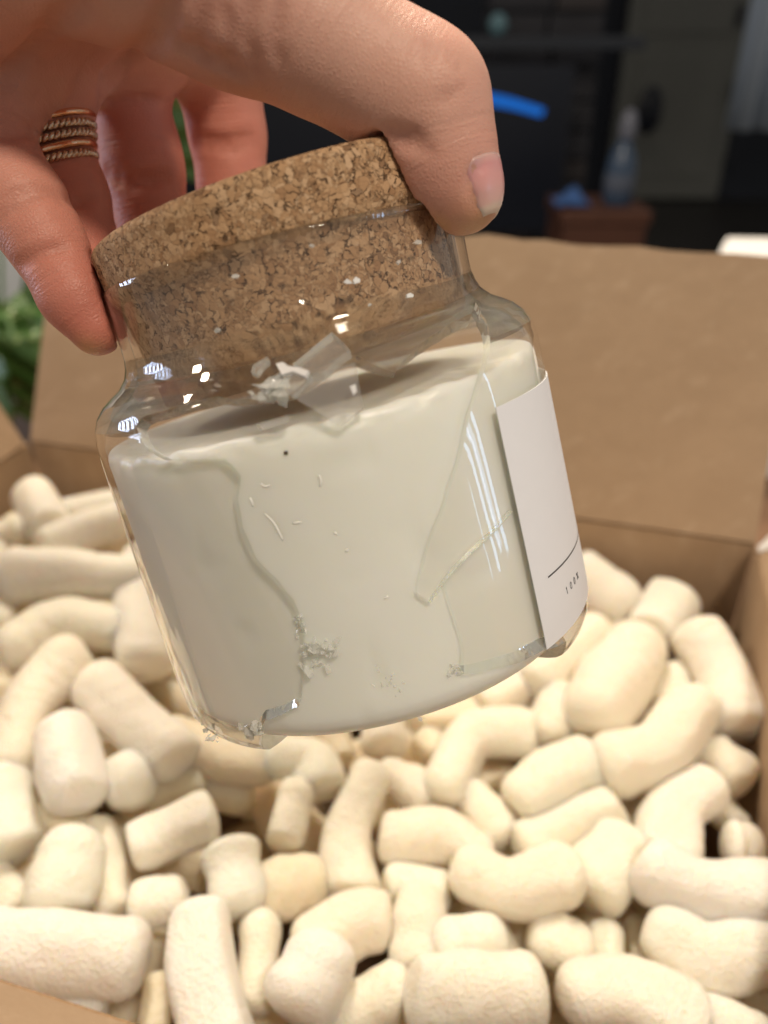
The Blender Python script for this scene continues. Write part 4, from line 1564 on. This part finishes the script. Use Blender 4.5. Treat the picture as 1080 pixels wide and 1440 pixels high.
# the bands tip down to the left as the finger leans
rt = rt + np.array([.32, 0, -.26])
rt /= np.linalg.norm(rt)
rx = np.cross(rt, (0, 0, 1.0))
rx /= np.linalg.norm(rx)
ry = np.cross(rt, rx)
ring = empty('finger_ring', c2w((rc0 + rc1) / 2))
tag(ring, 'wide stacked ring of twisted silver and smooth copper bands on the third finger', 'ring')
for k, kind in enumerate(['rope', 'smooth', 'rope', 'rope', 'smooth', 'rope']):
    cen = rc0 + (rc1 - rc0) * ((k + .1) / 5.2)
    pr = 60.5 * .159 / F
    a = np.linspace(0, 2 * math.pi, 120, endpoint=False)
    if kind == 'smooth':
        P = cen + (pr + .0006) * (np.cos(a)[:, None] * rx + np.sin(a)[:, None] * ry)
        V, Fc = tube(c2w(P), .00072, 10, loop=True)
        mesh('smooth_band', V, Fc, M_COPP, ring, True)
    else:
        mb = MB()
        for ph in (0, math.pi):
            w_ = a * 26 + ph
            P = cen + (pr + .0006 + .00042 * np.cos(w_))[:, None] * (np.cos(a)[:, None] * rx + np.sin(a)[:, None] * ry) + (.00042 * np.sin(w_))[:, None] * rt
            a2 = np.linspace(0, 2 * math.pi, 360, endpoint=False)
            w_ = a2 * 26 + ph
            P = cen + (pr + .0006 + .00042 * np.cos(w_))[:, None] * (np.cos(a2)[:, None] * rx + np.sin(a2)[:, None] * ry) + (.00042 * np.sin(w_))[:, None] * rt
            mb.add(tube(c2w(P), .00044, 6, loop=True))
        mb.obj('twisted_band', M_SILV, ring, True)

# ------------------------------------------------------------------ what shows beyond the box
M_WOOD = plain('table_wood', (0.20, 0.11, 0.06), 0.45, var=.3, scale=12)
M_DARK = plain('dark_wall', (0.018, 0.022, 0.034), 0.8, var=.4, scale=2)
M_FLOOR = plain('dark_floor', (0.018, 0.016, 0.016), 0.5, var=.4, scale=3)
TZ = FLOORZ - .0045
V, Fc = boxv((0, 2.5, -.05), (5, 0, 0), (0, 5.5, 0), (0, 0, .05))
tag(mesh('floor', V, Fc, M_FLOOR, None, False), kind='structure')
V, Fc = boxv((0, 6.35, 1.4), (5, 0, 0), (0, .1, 0), (0, 0, 1.4))
tag(mesh('wall', V, Fc, M_DARK, None, False), kind='structure')

tbl = empty('table', (0, .32, 0))
tag(tbl, 'brown wooden table under the cardboard box', 'table')
V, Fc = boxv((0, .32, TZ - .015), (.75, 0, 0), (0, .60, 0), (0, 0, .015))
bevel(mesh('tabletop', V, Fc, M_WOOD, tbl, False), .004)
for sx in (-1, 1):
    for sy in (-1, 1):
        V, Fc = boxv((sx * .69, .32 + sy * .54, (TZ - .0302) / 2), (.03, 0, 0), (0, .03, 0), (0, 0, (TZ - .0305) / 2))
        mesh('leg', V, Fc, M_WOOD, tbl, False)

# television; the blue reflection on its dark screen is painted as an emissive strip
YT = 4.0
M_BLACK = plain('black_plastic', (0.008, 0.011, 0.022), 0.35)
a_, b_ = wplane_y(330, 92, YT), wplane_y(784, 326, YT)
tv = empty('television', ((a_[0] + b_[0]) / 2, YT, 0))
tag(tv, 'wide black television with a curved blue reflection painted on its screen', 'television')
cx_, cz_, hx_, hz_ = (a_[0] + b_[0]) / 2, (a_[2] + b_[2]) / 2, abs(b_[0] - a_[0]) / 2, abs(a_[2] - b_[2]) / 2
V, Fc = boxv((cx_, YT + .03, cz_), (hx_, 0, 0), (0, .03, 0), (0, 0, hz_))
bevel(mesh('casing', V, Fc, M_BLACK, tv, False), .006)
V, Fc = boxv((cx_, YT + .12, (cz_ - hz_) / 2), (hx_ * .5, 0, 0), (0, .15, 0), (0, 0, (cz_ - hz_) / 2 - .001))
mesh('stand', V, Fc, M_BLACK, tv, False)
M_BLUE, t_ = mat('blue_reflection')
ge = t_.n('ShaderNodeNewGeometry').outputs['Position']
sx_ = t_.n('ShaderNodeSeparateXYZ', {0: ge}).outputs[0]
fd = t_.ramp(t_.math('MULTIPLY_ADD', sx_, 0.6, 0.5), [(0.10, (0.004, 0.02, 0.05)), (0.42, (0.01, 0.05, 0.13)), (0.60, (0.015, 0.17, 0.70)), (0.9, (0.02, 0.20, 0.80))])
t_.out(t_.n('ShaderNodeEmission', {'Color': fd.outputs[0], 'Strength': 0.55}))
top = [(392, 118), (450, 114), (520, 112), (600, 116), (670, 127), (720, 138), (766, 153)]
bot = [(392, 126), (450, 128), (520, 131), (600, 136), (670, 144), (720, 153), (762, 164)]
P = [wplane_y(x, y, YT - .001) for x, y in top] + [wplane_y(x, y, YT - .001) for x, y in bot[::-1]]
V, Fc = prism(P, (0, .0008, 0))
fix_normals(mesh('painted_reflection', V, Fc, M_BLUE, tv, False))

# stone chimney breast beside it
M_STONE = plain('dark_stone', (0.040, 0.040, 0.050), 0.7, var=.5, scale=6, bump=.4)
M_STONE2 = plain('warm_stone', (0.060, 0.052, 0.055), 0.7, var=.5, scale=6, bump=.4)
st = empty('stone_column', wplane_y(810, 330, 4.6) * np.array([1, 1, 0]))
tag(st, 'dark stone pillar of stacked blocks between the television and the door', 'stone pillar')
x0_, x1_ = wplane_y(690, 0, 4.6)[0], wplane_y(856, 0, 4.6)[0]
z_ = 0.0
row = 0
while z_ < 1.7:
    hh_ = random.uniform(.10, .16)
    cuts = [x0_, x0_ + (x1_ - x0_) * random.uniform(.35, .65), x1_]
    for a1, b1 in zip(cuts[:-1], cuts[1:]):
        V, Fc = boxv(((a1 + b1) / 2, 4.6 + .15 + random.uniform(-.012, .012), z_ + hh_ / 2), ((b1 - a1) / 2 - .006, 0, 0), (0, .15, 0), (0, 0, hh_ / 2 - .006))
        bevel(mesh('stone', V, Fc, random.choice([M_STONE, M_STONE, M_STONE2]), st, False), .01)
    z_ += hh_
    row += 1
V, Fc = boxv(((x0_ + x1_) / 2, 4.6 + .17, .85), ((x1_ - x0_) / 2 - .02, 0, 0), (0, .12, 0), (0, 0, .84))
mesh('core', V, Fc, M_DARK, st, False)
# small teal ornament on the shelf over the television
shf = wplane_y(700, 50, 4.25)
V, Fc = boxv((cx_ + .1, 4.3, shf[2] - .03), (1.0, 0, 0), (0, .09, 0), (0, 0, .025))
tag(bevel(mesh('shelf', V, Fc, plain('slate_shelf', (.035, .042, .058), .6), None, False), .006), 'dark slate mantel shelf above the television', 'shelf')
b_ = bmesh.new()
bmesh.ops.create_uvsphere(b_, u_segments=20, v_segments=12, radius=.042)
for v in b_.verts:
    v.co.z *= 1.1
    v.co = v.co + Vector((shf[0], 4.27, shf[2] + .043))
V = np.array([v.co[:] for v in b_.verts])
Fc = [[v.index for v in f.verts] for f in b_.faces]
b_.free()
tag(mesh('ornament', V, Fc, plain('teal_glaze', (.16, .30, .36), .3), None, True), 'small round teal ornament on the shelf near the top edge', 'ornament')

# the door at the far end
YD = 6.15
M_DOOR = plain('door_paint', (0.16, 0.165, 0.155), 0.5, var=.08, scale=3)
dl, dr = wplane_y(868, 150, YD), wplane_y(1034, 150, YD)
door = empty('door', ((dl[0] + dr[0]) / 2, YD, 0))
tag(door, 'grey olive panelled door at the far end of the dark room', 'door')
dw = (dr[0] - dl[0]) / 2
V, Fc = boxv(((dl[0] + dr[0]) / 2, YD + .03, 1.12), (dw, 0, 0), (0, .03, 0), (0, 0, 1.10))
mesh('door_leaf', V, Fc, M_DOOR, door, False)
for zz, hh_ in ((.55, .38), (1.55, .50)):
    V, Fc = boxv(((dl[0] + dr[0]) / 2, YD - .004, zz), (dw * .72, 0, 0), (0, .006, 0), (0, 0, hh_))
    bevel(mesh('door_panel', V, Fc, M_DOOR, door, False), .006)
for yy in (22, 128, 228):
    p = wplane_y(1038 - yy * .07 + 6, yy, YD - .03)
    V, Fc = boxv((p[0], YD - .016, p[2]), (.022, 0, 0), (0, .012, 0), (0, 0, .06))
    bevel(mesh('hinge', V, Fc, M_BLACK, door, False), .004)
p = wplane_y(915, 155, YD - .06)
b_ = bmesh.new()
bmesh.ops.create_uvsphere(b_, u_segments=20, v_segments=12, radius=.5)
for v in b_.verts:
    v.co = Vector((v.co.x * .17, v.co.y * .07, v.co.z * .30)) + Vector((p[0], YD - .045, p[2]))
V = np.array([v.co[:] for v in b_.verts])
Fc = [[v.index for v in f.verts] for f in b_.faces]
b_.free()
tag(mesh('wall_hanging', V, Fc, M_BLACK, None, True), 'black oval thing hanging on the grey door', 'wall hanging')

# pale curtain at the right
M_CURT = plain('curtain_cloth', (0.50, 0.58, 0.70), 0.9, var=.08, scale=8)
c0, c1 = wplane_y(1046, 60, 5.0), wplane_y(1240, 60, 5.0)
nxc, V, Fc = 60, [], []
for sgn in (0, .02):
    for z in (0.60, 1.2, 2.0):
        for i in range(nxc):
            u = i / (nxc - 1)
            V.append((c0[0] + (c1[0] - c0[0]) * u, 5.0 + .05 * math.sin(u * 34) + sgn, z))
for q in range(2):
    o_ = q * 3 * nxc
    for r_ in range(2):
        for i in range(nxc - 1):
            f = [o_ + r_ * nxc + i, o_ + r_ * nxc + i + 1, o_ + (r_ + 1) * nxc + i + 1, o_ + (r_ + 1) * nxc + i]
            Fc.append(f if q == 0 else f[::-1])
H_ = 3 * nxc
for i in range(nxc - 1):
    Fc += [[i, H_ + i, H_ + i + 1, i + 1], [2 * nxc + i, 2 * nxc + i + 1, H_ + 2 * nxc + i + 1, H_ + 2 * nxc + i]]
for r_ in range(2):
    Fc += [[r_ * nxc, (r_ + 1) * nxc, H_ + (r_ + 1) * nxc, H_ + r_ * nxc], [r_ * nxc + nxc - 1, H_ + r_ * nxc + nxc - 1, H_ + (r_ + 1) * nxc + nxc - 1, (r_ + 1) * nxc + nxc - 1]]
tag(mesh('curtain', V, Fc, M_CURT, None, True), 'pale blue grey curtain at the right edge of the room', 'curtain')

# side table with a bottle and a blue cloth
YS = 3.1
M_RED = plain('red_wood', (0.11, 0.045, 0.028), .4, var=.3, scale=10)
p0, p1 = wplane_y(790, 293, YS), wplane_y(918, 293, YS)
tz_ = wplane_y(850, 296, YS)[2]
sd = empty('side_table', ((p0[0] + p1[0]) / 2, YS + .1, 0))
tag(sd, 'low reddish wooden side table in the dark behind the box', 'side table')
wx = (p1[0] - p0[0]) / 2
V, Fc = boxv(((p0[0] + p1[0]) / 2, YS + .15, tz_ - .025), (wx, 0, 0), (0, .16, 0), (0, 0, .025))
bevel(mesh('tabletop', V, Fc, M_RED, sd, False), .006)
V, Fc = boxv(((p0[0] + p1[0]) / 2, YS + .15, tz_ - .12), (wx * .92, 0, 0), (0, .15, 0), (0, 0, .069))
mesh('apron', V, Fc, M_RED, sd, False)
for sx in (-1, 1):
    for sy in (-1, 1):
        V, Fc = boxv(((p0[0] + p1[0]) / 2 + sx * wx * .85, YS + .15 + sy * .125, (tz_ - .19) / 2), (.02, 0, 0), (0, .02, 0), (0, 0, (tz_ - .19) / 2))
        mesh('leg', V, Fc, M_RED, sd, False)


def lathe(name, cx, cy, z0, pr, m, parent=None, seg=28):
    V, Fc = [], []
    for r_, z in pr:
        for j in range(seg):
            q = j * 2 * math.pi / seg
            V.append((cx + r_ * math.cos(q), cy + r_ * math.sin(q), z0 + z))
    for i in range(len(pr) - 1):
        for j in range(seg):
            k = (j + 1) % seg
            Fc.append([i * seg + j, i * seg + k, (i + 1) * seg + k, (i + 1) * seg + j])
    Fc += [list(range(seg))[::-1], [(len(pr) - 1) * seg + j for j in range(seg)]]
    return mesh(name, V, Fc, m, parent, True)


bx_ = wplane_y(868, 290, YS + .1)
bt = empty('bottle', (bx_[0], YS + .12, tz_ + .001))
tag(bt, 'tall blue tinted bottle with a pale cap on the reddish side table', 'bottle')
k_ = .30
lathe('bottle_body', bx_[0], YS + .12, tz_ + .001, [(.050, 0), (.056, .01), (.056, .12), (.050, .16), (.030, .205), (.022, .225)], plain('blue_bottle', (.05, .085, .15), .25), bt)
lathe('cap', bx_[0] + .004, YS + .12, tz_ + .2265, [(.026, 0), (.030, .01), (.030, .06), (.022, .085), (.012, .10)], plain('bottle_cap', (.17, .18, .23), .4), bt)
lathe('bottle_label', bx_[0], YS + .12, tz_ + .05, [(.0572, 0), (.0575, .001), (.0575, .06), (.0572, .061)], plain('bottle_label', (.10, .12, .17), .5), bt)
p = wplane_y(798, 288, YS + .05)
nn_, V, Fc = 14, [], []
for sgn in (0, -.006):
    for i in range(nn_):
        for j in range(nn_):
            u, v = i / (nn_ - 1) - .5, j / (nn_ - 1) - .5
            V.append((p[0] + .018 + u * .13, YS + .10 + v * .14, tz_ + .012 + .045 * math.exp(-(u * u + v * v) * 7) * (1 + .4 * math.sin(9 * u + 4 * v)) + sgn))
for q in range(2):
    for i in range(nn_ - 1):
        for j in range(nn_ - 1):
            f = [q * nn_ * nn_ + t for t in (i * nn_ + j, (i + 1) * nn_ + j, (i + 1) * nn_ + j + 1, i * nn_ + j + 1)]
            Fc.append(f if q == 0 else f[::-1])
tag(mesh('cloth', V, Fc, plain('blue_cloth', (.05, .13, .36), .8), None, True), 'crumpled bright blue cloth at the left end of the side table', 'cloth')

# white carton standing behind the right end of the back flap
wl, wr = wplane_y(1000, 350, .72), wplane_y(1180, 350, .72)
wb = empty('white_box', ((wl[0] + wr[0]) / 2, .80, TZ))
tag(wb, 'white box whose top shows behind the right end of the back flap', 'box')
cxw, wxw, zt = (wl[0] + wr[0]) / 2, (wr[0] - wl[0]) / 2, wplane_y(1020, 333, .88)[2]
fl_ = wplane_y(1000, 352, .72)
bl_ = wplane_y(1022, 333, .88)
P = np.array([(fl_[0], .72, zt), (fl_[0] + .26, .70, zt), (bl_[0] + .26, .86, zt), (bl_[0], .88, zt)])
V, Fc = prism(P, (0, 0, TZ + .0005 - zt))
bevel(fix_normals(mesh('carton', V, Fc, M_WHITE, wb, False)), .003, 2)
p = wplane_y(1056, 330, .78)
lathe('knob', p[0], .775, zt - .001, [(.010, 0), (.012, .003), (.010, .006), (.004, .008)], M_WHITE, wb)

# house plant at the left
M_LEAF, t_ = mat('leaf')
v_ = t_.obj()
nz = t_.noise(v_, 30, 3)
oi_ = t_.n('ShaderNodeObjectInfo').outputs['Random']
cl = t_.mix(nz, (0.022, 0.065, 0.014), (0.060, 0.135, 0.026))
cl = t_.mix(t_.math('MULTIPLY', oi_, .5), cl, (0.075, 0.16, 0.03))
sp = t_.ramp(t_.noise(v_, 95, 2), [(.62, (0, 0, 0)), (.70, (1, 1, 1))])
cl = t_.mix(t_.math('MULTIPLY', sp, .5), cl, (.42, .46, .20))
t_.out(t_.n('ShaderNodeBsdfPrincipled', {'Base Color': cl, 'Roughness': .38}))
M_STEM = plain('stem', (.06, .12, .03), .6)
M_POT = plain('pot', (.24, .26, .30), .7, var=.15, scale=30)
PY = .80
pc_ = wplane_y(12, 560, PY)
plant = empty('potted_plant', (pc_[0], PY, TZ))
tag(plant, 'broad leaved green house plant in a grey pot behind the left of the box', 'plant')
zp = wplane_y(12, 520, PY)[2]
lathe('pot', pc_[0], PY, TZ + .0005, [(.040, 0), (.046, .005), (.058, (zp - TZ) * .9), (.062, zp - TZ), (.054, zp - TZ), (.050, (zp - TZ) * .85)], M_POT, plant)


def leaf(tip, base, width, nrm, droop=.02, slits=4):
    """a split leaf from base to tip"""
    tip, base, nrm = np.array(tip), np.array(base), np.array(nrm, float)
    ax_ = tip - base
    L = np.linalg.norm(ax_)
    ax_ /= L
    sd_ = np.cross(ax_, nrm)
    sd_ /= np.linalg.norm(sd_)
    up_ = np.cross(sd_, ax_)
    nu, nv = 26, 9
    V = []
    for i in range(nu):
        u = i / (nu - 1)
        wdt = width * math.sin(math.pi * min(1, u * .93 + .06)) ** .75 * (1.05 - .35 * u)
        cut = 1 - .45 * max(0, math.sin(u * math.pi * 2 * slits)) ** 6 * (0.15 < u < .85)
        for j in range(nv):
            v = (j / (nv - 1)) * 2 - 1
            wv = wdt * (cut if abs(v) > .45 else 1)
            V.append(base + ax_ * (u * L - .10 * L * abs(v) * (1 - u)) + sd_ * v * wv + up_ * (.16 * wdt * abs(v) - droop * u * u + .004 * math.sin(u * 20 + v * 3)))
    Fc = []
    for i in range(nu - 1):
        for j in range(nv - 1):
            Fc.append([i * nv + j, (i + 1) * nv + j, (i + 1) * nv + j + 1, i * nv + j + 1])
    o = mesh('leaf', V, Fc, M_LEAF, plant, True)
    so = o.modifiers.new('thick', 'SOLIDIFY')
    so.thickness = .0006
    return base


top_ = np.array([pc_[0], PY, zp - .01])
LEAF = [((30, 400), (60, 545), .80, .055), ((-40, 420), (10, 520), .72, .05), ((52, 600), (20, 480), .70, .04), ((-20, 600), (-10, 500), .70, .045), ((112, 316), (158, 130), .86, .060), ((298, 262), (232, 120), .90, .050),
        ((250, 60), (180, 160), .95, .06), ((60, 300), (10, 180), .95, .07), ((-80, 380), (-30, 300), .80, .06)]
for tp, bs, yy, wd_ in LEAF:
    b1 = leaf(wplane_y(*tp, yy), wplane_y(*bs, yy - .03), wd_, CB + np.array([random.uniform(-.3, .3), 0, .5]), random.uniform(0, .02), random.choice([2, 3]))
    V, Fc = tube(catmull([top_, top_ * .5 + b1 * .5 + np.array([0, .02, .05]), b1], 12), .0022, 7)
    mesh('stem', V, Fc, M_STEM, plant, True)
# pale grey cushion far at the left
p = wplane_y(-30, 372, 1.7)
cu = bmesh.new()
bmesh.ops.create_cube(cu, size=1)
bmesh.ops.subdivide_edges(cu, edges=cu.edges, cuts=6, use_grid_fill=True)
V = []
for v in cu.verts:
    q = np.array(v.co) * 2
    pl = (1 - .55 * max(abs(q[0]), abs(q[2])) ** 3)
    V.append((p[0] - .06 + q[0] * .22, 1.7 + q[1] * .10 * pl, p[2] - .02 + q[2] * .16))
Fc = [[v.index for v in f.verts] for f in cu.faces]
cu.free()
tag(mesh('cushion', V, Fc, plain('grey_cloth', (.42, .44, .46), .9), None, True), 'pale grey cushion behind the plant at the left edge', 'cushion')
